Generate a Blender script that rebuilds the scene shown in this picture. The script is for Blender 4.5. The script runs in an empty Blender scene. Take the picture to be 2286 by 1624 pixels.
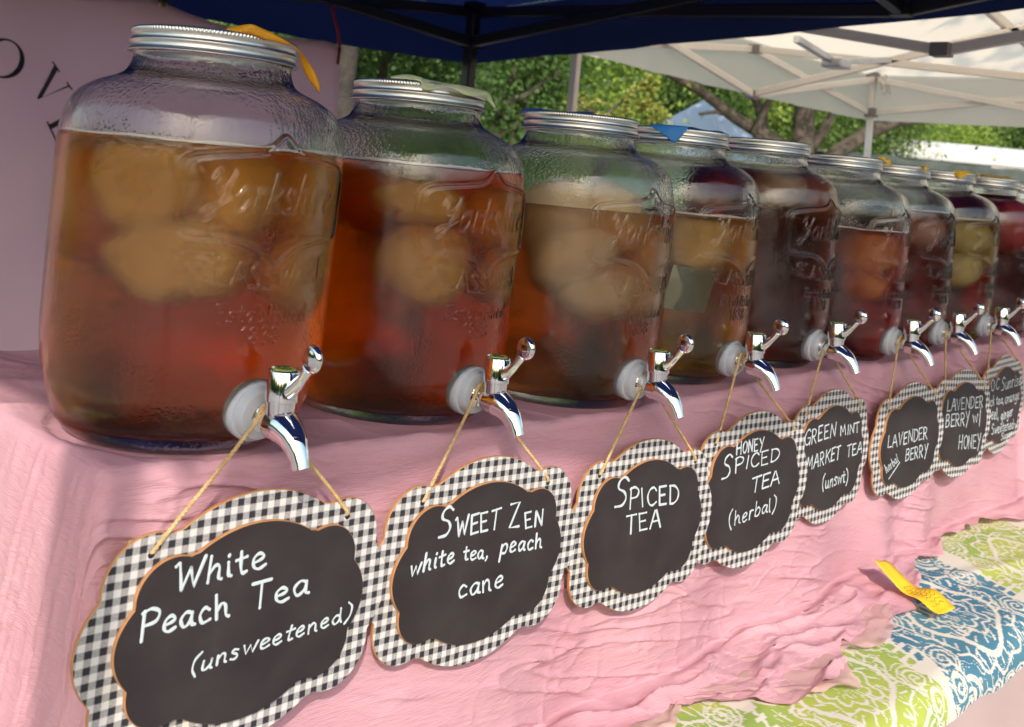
import bpy, math, random
import numpy as np
from mathutils import Vector, Matrix
rad = math.radians
random.seed(7)
rng = np.random.default_rng(11)
S = bpy.context.scene
COL = S.collection

# ------------------------------------------------------------------ camera, world, sun, exposure
cam_d = bpy.data.cameras.new('camera')
cam = bpy.data.objects.new('camera', cam_d)
COL.objects.link(cam)
CAM = Vector((-0.4353, -0.7195, 0.2284))
R = Matrix.Rotation(rad(-45.487), 3, 'Z') @ Matrix.Rotation(rad(91.757), 3, 'X') @ Matrix.Rotation(rad(5.468), 3, 'Z')
cam.matrix_world = Matrix.Translation(CAM) @ R.to_4x4()
cam_d.sensor_width = 36.0
cam_d.lens = 2318.4 / 2286 * 36
cam_d.shift_x = 88.7 / 2286
cam_d.shift_y = -506.8 / 2286
cam_d.clip_start = 0.05
cam_d.clip_end = 600
cam_d.dof.use_dof = True
cam_d.dof.focus_distance = 1.0
cam_d.dof.aperture_fstop = 12
S.camera = cam

SUN_AZ, SUN_EL = 45.0, 35.0        # the light travels towards azimuth 45 deg (from +X to +Y), the sun stands 35 deg high
w = bpy.data.worlds.new('World'); S.world = w; w.use_nodes = True
nt = w.node_tree; nt.nodes.clear()
sky = nt.nodes.new('ShaderNodeTexSky'); sky.sky_type = 'NISHITA'; sky.sun_disc = False
sky.sun_elevation = rad(SUN_EL)
sky.sun_rotation = rad(225.0)      # the sun stands towards -X -Y
sky.air_density = 1.8; sky.dust_density = 3.2; sky.ozone_density = 4.0
bg = nt.nodes.new('ShaderNodeBackground'); bg.inputs[1].default_value = 0.15
wo = nt.nodes.new('ShaderNodeOutputWorld')
nt.links.new(sky.outputs[0], bg.inputs[0]); nt.links.new(bg.outputs[0], wo.inputs[0])
sl = bpy.data.lights.new('sun', 'SUN'); sl.energy = 2.0; sl.angle = rad(0.6); sl.color = (1, 0.93, 0.82)
so = bpy.data.objects.new('sun', sl); COL.objects.link(so)
d = Vector((math.cos(rad(SUN_EL)) * math.cos(rad(SUN_AZ)), math.cos(rad(SUN_EL)) * math.sin(rad(SUN_AZ)), -math.sin(rad(SUN_EL))))
so.rotation_euler = d.to_track_quat('-Z', 'Y').to_euler()
S.view_settings.view_transform = 'Standard'; S.view_settings.look = 'None'
S.view_settings.exposure = 1.03; S.view_settings.gamma = 1
S.render.engine = 'CYCLES'
cy = S.cycles
cy.use_adaptive_sampling = True; cy.adaptive_threshold = .02
cy.max_bounces = 20; cy.transmission_bounces = 20; cy.glossy_bounces = 6; cy.diffuse_bounces = 4
cy.transparent_max_bounces = 40; cy.volume_bounces = 1
cy.sample_clamp_indirect = 4; cy.caustics_reflective = True; cy.caustics_refractive = True; cy.blur_glossy = 0.5
try:
    cy.use_denoising = True; cy.denoiser = 'OPENIMAGEDENOISE'
except Exception:
    pass

# ------------------------------------------------------------------ noise
def _h(ix, iy, seed):
    n = (ix.astype(np.int64) * 374761393 + iy.astype(np.int64) * 668265263 + seed * 974711) & 0x7fffffff
    n = ((n ^ (n >> 13)) * 1274126177) & 0x7fffffff
    return ((n ^ (n >> 16)) & 0xffff) / 65535.0
def vnoise(x, y, seed=0):
    x = np.asarray(x, float); y = np.asarray(y, float)
    ix = np.floor(x); iy = np.floor(y); fx = x - ix; fy = y - iy
    fx = fx * fx * (3 - 2 * fx); fy = fy * fy * (3 - 2 * fy)
    a = _h(ix, iy, seed); b = _h(ix + 1, iy, seed); c = _h(ix, iy + 1, seed); e = _h(ix + 1, iy + 1, seed)
    return (a + (b - a) * fx) * (1 - fy) + (c + (e - c) * fx) * fy
def fbm(x, y, seed=0, o=4):
    r = 0; a = 1; t = 0
    for k in range(o):
        r = r + a * vnoise(x * 2 ** k, y * 2 ** k, seed + k * 17); t += a; a *= .5
    return r / t
def ridge(x, y, seed=0):
    return 1 - np.abs(2 * fbm(x, y, seed, 2) - 1)
def sstep(a, b, x):
    t = np.clip((x - a) / (b - a), 0, 1); return t * t * (3 - 2 * t)

# ------------------------------------------------------------------ mesh helpers
def raw(name, V, F, smooth=False):
    """F: list of tuples or (n,k) int array"""
    me = bpy.data.meshes.new(name)
    V = np.asarray(V, np.float32).reshape(-1, 3)
    if isinstance(F, np.ndarray):
        k = F.shape[1]
        me.vertices.add(len(V)); me.vertices.foreach_set('co', V.ravel())
        me.loops.add(F.size); me.loops.foreach_set('vertex_index', F.astype(np.int32).ravel())
        me.polygons.add(len(F)); me.polygons.foreach_set('loop_start', np.arange(0, F.size, k, dtype=np.int32))
        me.update(calc_edges=True)
        me.validate()
    else:
        me.from_pydata(V.tolist(), [], [tuple(f) for f in F]); me.update()
    if smooth:
        me.polygons.foreach_set('use_smooth', np.ones(len(me.polygons), bool))
    return me
def ob(name, me, mat=None, parent=None):
    o = bpy.data.objects.new(name, me); COL.objects.link(o)
    if mat is not None and me is not None and not me.materials: me.materials.append(mat)
    if parent is not None: o.parent = parent
    return o
def thing(name, label, cat, loc=(0, 0, 0), rot=(0, 0, 0), group=None):
    o = bpy.data.objects.new(name, None); COL.objects.link(o)
    o.empty_display_size = .05
    o.location = loc; o.rotation_euler = rot; o['label'] = label; o['category'] = cat
    if group: o['group'] = group
    return o
def tag(o, label, cat, group=None):
    o['label'] = label; o['category'] = cat
    if group: o['group'] = group
    return o
class MB:
    def __init__(s): s.V = []; s.F = []; s.n = 0
    def add(s, V, F):
        V = np.asarray(V, float).reshape(-1, 3); s.V.append(V)
        s.F += [tuple(int(i) + s.n for i in f) for f in F]; s.n += len(V)
    def box(s, c, h, M=None):
        P = np.array([[x, y, z] for x in (-1, 1) for y in (-1, 1) for z in (-1, 1)], float) * np.array(h)
        if M is not None: P = P @ np.array(M).T
        s.add(P + np.array(c), [(0, 1, 3, 2), (4, 6, 7, 5), (0, 4, 5, 1), (2, 3, 7, 6), (0, 2, 6, 4), (1, 5, 7, 3)])
    def tube(s, pts, r, n=10, cap=True, flat=1.0):
        P = np.asarray(pts, float); m = len(P); rr = np.broadcast_to(np.asarray(r, float), (m,))
        T = np.gradient(P, axis=0); T /= np.linalg.norm(T, axis=1)[:, None] + 1e-12
        up = np.array([0, 0, 1.]) if abs(T[0][2]) < .9 else np.array([0, 1., 0])
        a = np.cross(T[0], up); a /= np.linalg.norm(a)
        V = []
        for i in range(m):
            a = a - T[i] * (a @ T[i]); a /= np.linalg.norm(a) + 1e-12; b = np.cross(T[i], a)
            t = np.linspace(0, 2 * np.pi, n, endpoint=False)
            V.append(P[i] + rr[i] * (np.cos(t)[:, None] * a * flat + np.sin(t)[:, None] * b))
        F = [(i * n + j, i * n + (j + 1) % n, (i + 1) * n + (j + 1) % n, (i + 1) * n + j) for i in range(m - 1) for j in range(n)]
        if cap: F += [tuple(range(n - 1, -1, -1)), tuple((m - 1) * n + j for j in range(n))]
        s.add(np.concatenate(V), F)
    def bar(s, a, b, w, h=None):
        """square section bar with slightly cut corners"""
        a = np.array(a, float); b = np.array(b, float); h = h or w
        t = (b - a) / np.linalg.norm(b - a); up = np.array([0, 0, 1.]) if abs(t[2]) < .9 else np.array([1., 0, 0])
        u = np.cross(t, up); u /= np.linalg.norm(u); v = np.cross(u, t); c = .22
        sec = [(1, 1 - c), (1 - c, 1), (-1 + c, 1), (-1, 1 - c), (-1, -1 + c), (-1 + c, -1), (1 - c, -1), (1, -1 + c)]
        V = [p + u * x * w / 2 + v * y * h / 2 for p in (a, b) for x, y in sec]
        s.add(V, [(i, (i + 1) % 8, 8 + (i + 1) % 8, 8 + i) for i in range(8)] + [tuple(range(7, -1, -1)), tuple(range(8, 16))])
    def lathe(s, prof, n=48, axis='Z', org=(0, 0, 0)):
        pr = np.asarray(prof, float); t = np.linspace(0, 2 * np.pi, n, endpoint=False)
        V = np.stack([pr[:, 0][:, None] * np.cos(t), pr[:, 0][:, None] * np.sin(t), np.broadcast_to(pr[:, 1][:, None], (len(pr), n))], -1).reshape(-1, 3)
        if axis == 'Y': V = np.stack([V[:, 0], -V[:, 2], V[:, 1]], -1)       # axis runs to -Y
        m = len(pr)
        s.add(V + np.array(org), [(i * n + j, i * n + (j + 1) % n, (i + 1) * n + (j + 1) % n, (i + 1) * n + j) for i in range(m - 1) for j in range(n)])
    def mesh(s, name, smooth=False):
        return raw(name, np.concatenate(s.V), s.F, smooth)
    def build(s, name, mat, parent=None, smooth=False):
        return ob(name, s.mesh(name, smooth), mat, parent)
def gridfaces(nu, nv, wrap=False):
    i = np.arange(nu - 1)[:, None]; j = np.arange(nv if wrap else nv - 1)[None, :]; k = (j + 1) % nv
    return np.stack([i * nv + j, (i + 1) * nv + j, (i + 1) * nv + k, i * nv + k], -1).reshape(-1, 4)
def autosmooth(me, ang=35):
    """sharp edges above an angle"""
    me.polygons.foreach_set('use_smooth', np.ones(len(me.polygons), bool))
    me.set_sharp_from_angle(angle=rad(ang))

# ------------------------------------------------------------------ materials
def mat(name, col=(.5, .5, .5), rough=.6, metal=0, spec=.5, **kw):
    m = bpy.data.materials.new(name); m.use_nodes = True
    b = m.node_tree.nodes['Principled BSDF']
    b.inputs['Base Color'].default_value = (*col, 1); b.inputs['Roughness'].default_value = rough
    b.inputs['Metallic'].default_value = metal; b.inputs['Specular IOR Level'].default_value = spec
    for k, v in kw.items(): b.inputs[k.replace('_', ' ')].default_value = v
    return m
def N(m, t, **kw):
    n = m.node_tree.nodes.new(t)
    for k, v in kw.items(): setattr(n, k, v)
    return n
def L(m, a, b): m.node_tree.links.new(a, b)
def bsdf(m): return m.node_tree.nodes['Principled BSDF']
def coords(m, scale=(1, 1, 1), kind='Object', rot=(0, 0, 0)):
    t = N(m, 'ShaderNodeTexCoord'); mp = N(m, 'ShaderNodeMapping'); mp.inputs['Scale'].default_value = scale
    mp.inputs['Rotation'].default_value = rot
    L(m, t.outputs[kind], mp.inputs[0]); return mp.outputs[0]
def noise(m, vec, scale, detail=3, rough=.5):
    n = N(m, 'ShaderNodeTexNoise'); n.inputs['Scale'].default_value = scale; n.inputs['Detail'].default_value = detail
    n.inputs['Roughness'].default_value = rough
    if vec is not None: L(m, vec, n.inputs['Vector'])
    return n.outputs[0]
def ramp(m, fac, stops):
    r = N(m, 'ShaderNodeValToRGB'); e = r.color_ramp.elements
    while len(e) < len(stops): e.new(.5)
    for q, (p, c) in zip(e, stops):
        q.position = p; q.color = (*c, 1) if len(c) == 3 else c
    L(m, fac, r.inputs[0]); return r.outputs[0]
def bump(m, h, strength=.3, dist=.001, prev=None):
    b = N(m, 'ShaderNodeBump'); b.inputs['Strength'].default_value = strength; b.inputs['Distance'].default_value = dist
    L(m, h, b.inputs['Height'])
    if prev is not None: L(m, prev, b.inputs['Normal'])
    return b.outputs[0]
def math_(m, op, a, b=None, c=None):
    n = N(m, 'ShaderNodeMath', operation=op)
    for i, v in enumerate((a, b, c)):
        if v is None: continue
        if isinstance(v, (int, float)): n.inputs[i].default_value = v
        else: L(m, v, n.inputs[i])
    return n.outputs[0]
def mix(m, fac, a, b):
    n = N(m, 'ShaderNodeMix', data_type='RGBA')
    for s, v in ((0, fac), (6, a), (7, b)):
        if isinstance(v, tuple): n.inputs[s].default_value = (*v, 1)
        elif isinstance(v, (int, float)): n.inputs[s].default_value = v
        else: L(m, v, n.inputs[s])
    return n.outputs[2]
def colnoise(name, c1, c2, scale=8, rough=.6, bscale=None, bstr=.3, bdist=.002, metal=0, spec=.5, detail=4):
    m = mat(name, c1, rough, metal, spec); v = coords(m)
    L(m, ramp(m, noise(m, v, scale, detail), [(.35, c1), (.65, c2)]), bsdf(m).inputs['Base Color'])
    if bscale: L(m, bump(m, noise(m, v, bscale, 3), bstr, bdist), bsdf(m).inputs['Normal'])
    return m

GROUND_Z = -1.05
# ================================================================== GROUND, HORIZON
m_ground = colnoise('pale_concrete', (.19, .165, .15), (.25, .215, .195), 1.2, .85, 40, .3, .004)
me = raw('ground', [(-150, -150, GROUND_Z), (150, -150, GROUND_Z), (150, 150, GROUND_Z), (-150, 150, GROUND_Z)], [(0, 1, 2, 3)])
o = ob('ground', me, m_ground); o['kind'] = 'structure'
m_grass = colnoise('grass', (.05, .09, .02), (.11, .15, .04), 3, .9, 60, .6, .02)
me = raw('grass_verge', [(-60, 7, GROUND_Z + .02), (70, 7, GROUND_Z + .02), (140, 140, GROUND_Z + .02), (-140, 140, GROUND_Z + .02)], [(0, 1, 2, 3)])
o = ob('grass_verge', me, m_grass); o['kind'] = 'structure'

# ================================================================== TENTS
m_navy = mat('navy_tent_cloth', (.012, .018, .075), .75, 0, .3)
def cloth_thin(m, transl):
    nt = m.node_tree; out = nt.nodes['Material Output']
    tr = N(m, 'ShaderNodeBsdfTranslucent'); tr.inputs[0].default_value = (*transl[0], 1)
    mx = N(m, 'ShaderNodeMixShader'); mx.inputs[0].default_value = transl[1]
    L(m, bsdf(m).outputs[0], mx.inputs[1]); L(m, tr.outputs[0], mx.inputs[2]); L(m, mx.outputs[0], out.inputs[0])
    return tr
cloth_thin(m_navy, ((.01, .02, .09), .35))
L(m_navy, bump(m_navy, noise(m_navy, coords(m_navy), 2.2, 3), .5, .06), bsdf(m_navy).inputs['Normal'])
m_white_cloth = mat('white_tent_cloth', (.92, .82, .69), .75, 0, .3)
cloth_thin(m_white_cloth, ((.96, .78, .57), .70))
L(m_white_cloth, bump(m_white_cloth, noise(m_white_cloth, coords(m_white_cloth), 1.6, 3), .5, .08), bsdf(m_white_cloth).inputs['Normal'])
m_blk_metal = mat('black_tent_frame', (.010, .010, .013), .35, 0, .5)
m_wht_metal = colnoise('white_tent_frame', (.84, .79, .73), (.78, .73, .67), 6, .4)
m_gry_metal = colnoise('grey_tent_frame', (.48, .48, .50), (.38, .38, .40), 9, .35, metal=.4)
m_bracket = mat('grey_nylon_bracket', (.22, .20, .20), .5)
m_silver = colnoise('brushed_silver', (.62, .64, .68), (.5, .52, .56), 12, .3, metal=.8)

def canopy_mesh(quad, zval, zfr, zpk, sag=.03, n=28, curve=.0, scal=0.0):
    """quad: four xy corners in order; z* functions of (x,y). Roof of four sloping faces plus the hanging valance"""
    q = np.array(quad, float); c = q.mean(0)
    V = []; F = []; nn = 0
    for k in range(4):
        a, b = q[k], q[(k + 1) % 4]
        t = np.linspace(0, 1, n)[:, None, None]; r = np.linspace(0, 1, 14)[None, :, None]
        edge = a + (b - a) * t
        P = edge + (c - edge) * r
        zf = zfr(P[..., 0], P[..., 1]); s = r[..., 0]
        hgt = s ** (1 + curve) if curve else s
        z = zf + (zpk - zfr(*c)) * hgt - sag * np.sin(np.pi * t[..., 0]) * np.sin(np.pi * np.clip(s, 0, 1)) - sag * .5 * np.sin(np.pi * t[..., 0]) * (1 - s)
        G = np.concatenate([P, z[..., None]], -1)
        V.append(G.reshape(-1, 3)); F.append(gridfaces(n, 14) + nn); nn += n * 14
        # valance
        zv = np.linspace(0, 1, 6)[None, :]
        e = edge[:, 0]; nrm = np.array([(b - a)[1], -(b - a)[0]]); nrm /= np.linalg.norm(nrm)
        if (e.mean(0) - c) @ nrm < 0: nrm = -nrm
        tt = t[:, 0, 0]
        ripple = .012 * np.sin(tt * 37 + k) * zv.T + .008 * np.sin(tt * 91 + 2 * k) * zv.T
        P2 = e[None] + nrm * ripple[..., None] + nrm * .006
        zt = (z[:, 0])[None]; zb = (zval(e[:, 0], e[:, 1]))[None] - sag * .35 * np.sin(np.pi * tt)[None]
        if scal: zb = zb + scal * np.abs(np.sin(tt * np.pi * 9))[None]
        zz = zt + (zb - zt) * zv.T
        V.append(np.concatenate([P2, zz[..., None]], -1).reshape(-1, 3)); F.append(gridfaces(6, n) + nn); nn += 6 * n
    return raw('canopy_cloth', np.concatenate(V), np.concatenate(F), True)

def tent(name, label, quad, zval, zfr, zpk, mc, mf, mfleg, inset=.07, leg_w=.04, bar_w=.022, drop=.24, bar_h=.034, sag=.03, mb_=None, shift=None):
    mb_ = mb_ or m_bracket
    T = thing(name, label, 'tent', (0, 0, 0))
    ob('canopy_cloth', canopy_mesh(quad, zval, zfr, zpk, sag), mc, T)
    q = np.array(quad, float); c = q.mean(0)
    L4 = [tuple(p + (c - p) / np.linalg.norm(c - p) * inset * 1.4) for p in q]
    if shift: L4 = [(x + a, y + b) for (x, y), (a, b) in zip(L4, shift)]
    for (x, y) in L4:
        zt = float(zfr(x, y))
        b = MB(); b.bar((x, y, GROUND_Z + .012), (x, y, zt), leg_w); lg = b.build('leg', mfleg, T)
        b = MB(); b.box((x, y, GROUND_Z + .006), (.05, .05, .006)); b.build('foot_plate', mfleg, lg)
        b = MB(); b.box((x, y, zt - .02), (.034, .034, .03)); b.build('top_bracket', mb_, lg)
        b = MB(); b.box((x, y, zt - drop), (.032, .032, .026)); b.build('slider_bracket', mb_, lg)
    mids = []
    for k in range(4):
        a = np.array(L4[k]); b_ = np.array(L4[(k + 1) % 4]); mid = (a + b_) / 2; mids.append(mid)
        d_ = (b_ - a) / np.linalg.norm(b_ - a); off = np.array([d_[1], -d_[0]]) * .014
        zA = float(zfr(*a)); zB = float(zfr(*b_)); zm = (zA + zB) / 2
        def p(xy, z, s): return (xy[0] + off[0] * s, xy[1] + off[1] * s, z)
        for (u, v, zu, zv, s) in ((a, mid, zA - .03, zm - drop - .06, 1), (a, mid, zA - drop, zm - .06, -1), (b_, mid, zB - .03, zm - drop - .06, 1), (b_, mid, zB - drop, zm - .06, -1)):
            m_ = MB(); m_.bar(p(u, zu, s), p(v, zv, s), bar_w, bar_h); m_.build('truss_bar', mf, T)
        for zz in (zm - .06, zm - drop - .06):
            m_ = MB(); m_.box((mid[0], mid[1], zz), (.028, .028, .022)); m_.build('joint', mb_, T)
        # bars from the middle of each side to the centre, crossing
        for (z0, z1, s) in ((zm - .06, zm - drop + .02, 1), (zm - drop - .06, zm + .06, -1)):
            m_ = MB(); m_.bar(p(mid, z0, s), p(c, z1, s), bar_w, bar_h); m_.build('truss_bar', mf, T)
    zc = float(zfr(*c))
    m_ = MB(); m_.bar((c[0], c[1], zc - drop - .02), (c[0], c[1], zpk - .03), leg_w * .8); m_.build('centre_pole', mf, T)
    return T

navy_quad = [(2.86, 2.58), (-1.02, 2.58), (-1.02, -1.085), (2.86, -1.36)]
nv = lambda x, y: .700 + .073 * (2.54 - np.asarray(y, float)) + .035 * (np.asarray(x, float) - 2.82) * sstep(.5, 2.8, x)
navy = tent('canopy_tent', 'dark navy canopy tent with black scissor frame over the drink stall', navy_quad,
            nv, lambda x, y: nv(x, y) + .24, 1.75, m_navy, m_blk_metal, m_blk_metal, inset=.10, leg_w=.05, bar_w=.03, bar_h=.045, mb_=m_blk_metal, drop=.17, shift=[(0, 0), (0, 0), (.0, .10), (0, 0)])
white_quad = [(2.93, 2.08), (5.91, 2.08), (5.91, -.97), (2.93, -.97)]
wt = tent('canopy_tent', 'white canopy tent with cream scissor frame next to the navy tent', white_quad,
          lambda x, y: .765 + .245 * (1 - sstep(2.93, 3.02, np.asarray(x, float))), lambda x, y: 1.05 + 0 * np.asarray(x, float), 1.45, m_white_cloth, m_wht_metal, m_wht_metal, inset=.03, leg_w=.034, bar_w=.022, bar_h=.036)
# silver lamp arm hung across the near side of the white tent
t = thing('lamp_rail', 'silver rail with a square lamp head hung under the white tent', 'lamp', (0, 0, 0))
b = MB(); b.bar((3.42, 1.3, .872), (3.74, 1.3, .832), .028); b.bar((3.80, 1.3, .832), (4.32, 1.3, .915), .028); b.build('rail', m_silver, t)
b = MB(); b.box((3.77, 1.29, .822), (.055, .045, .022)); me = b.mesh('lamp_head'); o = ob('lamp_head', me, m_silver, t)
bv = o.modifiers.new('b', 'BEVEL'); bv.width = .008; bv.segments = 2
# white plastic bag taped on the far leg
b = MB(); n = 14
g = np.array([[(-.045 + .10 * i / 9 + .006 * math.sin(j), 2.0 - .030 - .018 * math.sin(i * .9 + j * .5), .93 + .11 * j / 9 - .012 * math.sin(i * .7)) for i in range(10)] for j in range(10)]).reshape(-1, 3)
g[:, 0] += 5.86
o = ob('plastic_bag', raw('plastic_bag', g, gridfaces(10, 10), True), mat('white_plastic_film', (.75, .72, .68), .35))
sd = o.modifiers.new('s', 'SOLIDIFY'); sd.thickness = .004
tag(o, 'small white plastic bag tied round the upper leg of the white tent', 'bag')

# the far peaked tent, blue white and dappled
m_blue_cloth = mat('pale_blue_tent_cloth', (.50, .56, .66), .8)
cx_, cy_ = CAM.x + .848 * 18, CAM.y + .529 * 18
q = [(cx_ + 1.5 * a, cy_ + 1.5 * b) for a, b in ((1, 1), (-1, 1), (-1, -1), (1, -1))]
pk = CAM.z + 18 * .088
T = thing('peaked_tent', 'pale blue peaked tent standing far off among the trees', 'tent')
ob('canopy_cloth', canopy_mesh(q, lambda x, y: pk - 1.25 + 0 * np.asarray(x, float), lambda x, y: pk - 1.05 + 0 * np.asarray(x, float), pk, .02, curve=.45), m_blue_cloth, T)
for (x, y) in q:
    b = MB(); x2 = x + (cx_ - x) * .04; y2 = y + (cy_ - y) * .04; b.bar((x2, y2, GROUND_Z), (x2, y2, pk - 1.05), .05); b.build('leg', m_wht_metal, T)

# ================================================================== BANNER
m_banner = mat('faded_pink_banner', (.50, .33, .37), .8, 0, .2)
v = coords(m_banner)
tr_b = cloth_thin(m_banner, ((.85, .62, .66), .62))
bc = ramp(m_banner, noise(m_banner, v, 1.1, 2), [(.25, (.74, .56, .60)), (.75, (.84, .65, .68))])
L(m_banner, bc, bsdf(m_banner).inputs['Base Color'])
L(m_banner, bump(m_banner, noise(m_banner, v, 3.0, 2), .5, .05), bsdf(m_banner).inputs['Normal'])
m_ink = mat('black_banner_ink', (.012, .010, .012), .5)
T = thing('banner', 'faded pink cloth banner with black serif letters behind the first jar', 'banner', (0, 0, 0))
nx, nz = 70, 50
X, Zt = np.meshgrid(np.linspace(-1.2, 2.02, nx), np.linspace(0, 1, nz), indexing='ij')
def banner_y(X, Z): return 2.45 + .018 * np.sin(X * 5.1 + Z * 2) + .012 * np.sin(X * 11 + 1 + Z * 4) + .008 * np.sin(X * 19 - Z * 13) * np.sin(Z * 3 + X)
top = .672 - .055 * np.abs(np.sin((X - 2.02) / .75 * np.pi)) ** .8 * (X > 1.25) + .02 * (X < 1.27)
top = np.where(X > 1.27, .664 - .10 * np.sin(np.clip((X - 1.27) / .75, 0, 1) * np.pi) * .35 + .015 * (2.02 - X) / .75, .70 - .05 * np.abs(np.sin((X - 1.27) / .9 * np.pi)))
corner = np.clip((X - 1.93) / .09, 0, 1); top = top - .03 * corner ** 2
Z = top + (GROUND_Z + .25 - top) * Zt
P = np.stack([X, banner_y(X, Z), Z], -1)
o = ob('cloth', raw('cloth', P, gridfaces(nx, nz), True), m_banner, T)
sd = o.modifiers.new('s', 'SOLIDIFY'); sd.thickness = .002
def poly_letter(strokes, cx, cz, ang, scale):
    """strokes: closed outlines in letter units, set flat on the banner, 1 mm proud"""
    b = MB(); ca, sa = math.cos(ang), math.sin(ang)
    for st in strokes:
        if isinstance(st, tuple) and st[0] == 'O':
            t_ = np.linspace(0, 2 * np.pi, 48, endpoint=False)
            out = [(.50 * math.cos(a), .5 + .50 * math.sin(a)) for a in t_]
            inn = [(.40 * math.cos(a) , .5 + .465 * math.sin(a)) for a in t_]
            inn = [(x * .93, z) for x, z in inn]
            pts = out + inn; n_ = 48
            F = [(i, (i + 1) % n_, n_ + (i + 1) % n_, n_ + i) for i in range(n_)]
        else:
            pts = st; F = [tuple(range(len(st)))]
        W_ = [(cx + scale * (x * ca - (z - .5) * sa), cz + scale * (x * sa + (z - .5) * ca)) for x, z in pts]
        P_ = [(x, float(banner_y(x, z)) - .006, z) for x, z in W_]
        k = len(P_); Pb = [(x, y + .0035, z) for x, y, z in P_]
        Ft = list(F); Fb = [tuple(k + i for i in f[::-1]) for f in F]
        b.add(P_ + Pb, Ft + Fb)
    return b
LET_O = [('O',)]
LET_V = [[(-.42, 1), (-.26, 1), (.03, .12), (.0, 0), (-.05, 0)], [(.0, 0), (.03, .12), (.36, 1), (.31, 1)], [(-.52, 1.0), (-.52, .965), (-.16, .965), (-.16, 1.0)], [(.2, 1.0), (.2, .965), (.48, .965), (.48, 1.0)]]
LET_E = [[(-.30, 0), (-.16, 0), (-.16, 1), (-.30, 1)], [(-.40, 0), (-.40, .035), (.32, .035), (.32, 0)], [(-.40, .965), (-.40, 1), (.32, 1), (.32, .965)],
         [(-.16, .49), (-.16, .525), (.14, .525), (.14, .49)], [(.32, .965), (.32, 1), (.36, .78), (.33, .78)], [(.32, 0), (.32, .035), (.36, .24), (.33, .24)], [(.12, .40), (.14, .40), (.14, .61), (.12, .61)]]
for nm, Lt, x, z, a, sc_ in (('letter_o', LET_O, .765, .42, -22, .118), ('letter_v', LET_V, .920, .352, -44, .112), ('letter_e', LET_E, .988, .236, -60, .112)):
    poly_letter(Lt, x, z, rad(a), sc_).build(nm, m_ink, T)
m_brass = mat('brass', (.65, .48, .22), .3, 1)
b = MB()
tt = np.linspace(0, 2 * np.pi, 25)
b.tube([(1.262 + .012 * math.cos(a), 2.435, .672 + .012 * math.sin(a)) for a in tt], .004, 8, False); b.build('grommet', m_brass, T, True)
m_red = mat('red_cord', (.25, .01, .015), .7)
b = MB(); b.tube([(2.005, 2.43, .635), (1.99, 2.43, .70), (1.975, 2.46, .78), (1.985, 2.47, .88)], .006, 8)
b.tube([(2.005, 2.43, .635), (2.0, 2.425, .60), (2.004, 2.43, .575)], .006, 8)
tag(b.build('cord', m_red, None, True), 'thin red cord tying the top corner of the pink banner to the navy tent', 'cord')
b = MB(); b.tube([(1.262, 2.43, .672), (1.255, 2.44, .72), (1.27, 2.46, .86)], .004, 8)
b.tube([(1.262, 2.425, .675), (1.28, 2.42, .69), (1.275, 2.43, .71), (1.25, 2.43, .70)], .005, 8)
tag(b.build('cord', mat('dark_brown_cord', (.03, .02, .015), .8), None, True), 'short dark cord knotted through the brass grommet of the pink banner', 'cord')
# ================================================================== TREES AND FAR THINGS
PPX, PPY, FP = -88.7, -506.8, 2318.4
def at(u, v, D):
    """a place in the scene at depth D (metres along the view) for a spot measured on the photograph (2286 px wide)"""
    return np.array(CAM + R @ Vector(((u - 1143 - PPX) / FP, -(v - 812 - PPY) / FP, -1)) * D)
def leafmat(name, c1, c2, c3, tr=.35):
    m = mat(name, c1, .55, 0, .35)
    g = N(m, 'ShaderNodeNewGeometry'); v = coords(m)
    base = ramp(m, g.outputs['Random Per Island'], [(0, c1), (.55, c2), (1, c3)])
    base = mix(m, math_(m, 'MULTIPLY', noise(m, v, .9, 2), .8), base, c3)
    L(m, base, bsdf(m).inputs['Base Color'])
    t = cloth_thin(m, ((.1, .2, .02), tr)); L(m, mix(m, .5, base, (.16, .30, .02)), t.inputs[0])
    return m
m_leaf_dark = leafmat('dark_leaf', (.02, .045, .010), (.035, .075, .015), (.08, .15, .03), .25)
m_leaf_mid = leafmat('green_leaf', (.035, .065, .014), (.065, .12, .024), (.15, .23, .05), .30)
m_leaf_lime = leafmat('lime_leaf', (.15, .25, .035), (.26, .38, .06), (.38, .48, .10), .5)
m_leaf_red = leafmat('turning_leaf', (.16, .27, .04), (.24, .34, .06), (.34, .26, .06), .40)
m_bark_dark = colnoise('dark_bark', (.022, .018, .015), (.045, .036, .028), 9, .9, 30, .8, .02)
m_bark = colnoise('bark', (.055, .042, .032), (.10, .08, .06), 9, .9, 30, .8, .02)

def leaves(cent, rad_, n_cl, per, size, seed, squash=(1, 1, .8), droop=.3):
    r_ = np.random.default_rng(seed)
    u = r_.normal(size=(n_cl, 3)); u /= np.linalg.norm(u, axis=1)[:, None]
    cl = np.array(cent) + u * (r_.uniform(.25, 1, (n_cl, 1)) ** .5) * np.array(rad_)
    cr = r_.uniform(.5, 1.3, (n_cl, 1, 1)) * (np.mean(rad_) * .20)
    P = (cl[:, None, :] + r_.normal(size=(n_cl, per, 3)) * cr * np.array(squash)).reshape(-1, 3)
    n = len(P); a = r_.normal(size=(n, 3)); a[:, 2] -= droop; a /= np.linalg.norm(a, axis=1)[:, None]
    b = np.cross(a, r_.normal(size=(n, 3))); b /= np.linalg.norm(b, axis=1)[:, None] + 1e-9
    s = size * r_.uniform(.6, 1.3, (n, 1))
    nn_ = np.cross(a, b) * s * .12
    V = np.stack([P, P + a * s * .45 + b * s * .32 + nn_, P + a * s, P + a * s * .45 - b * s * .32 + nn_], 1).reshape(-1, 3)
    i = np.arange(n) * 4
    return V, np.stack([i, i + 1, i + 2, i + 3], -1)
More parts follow.
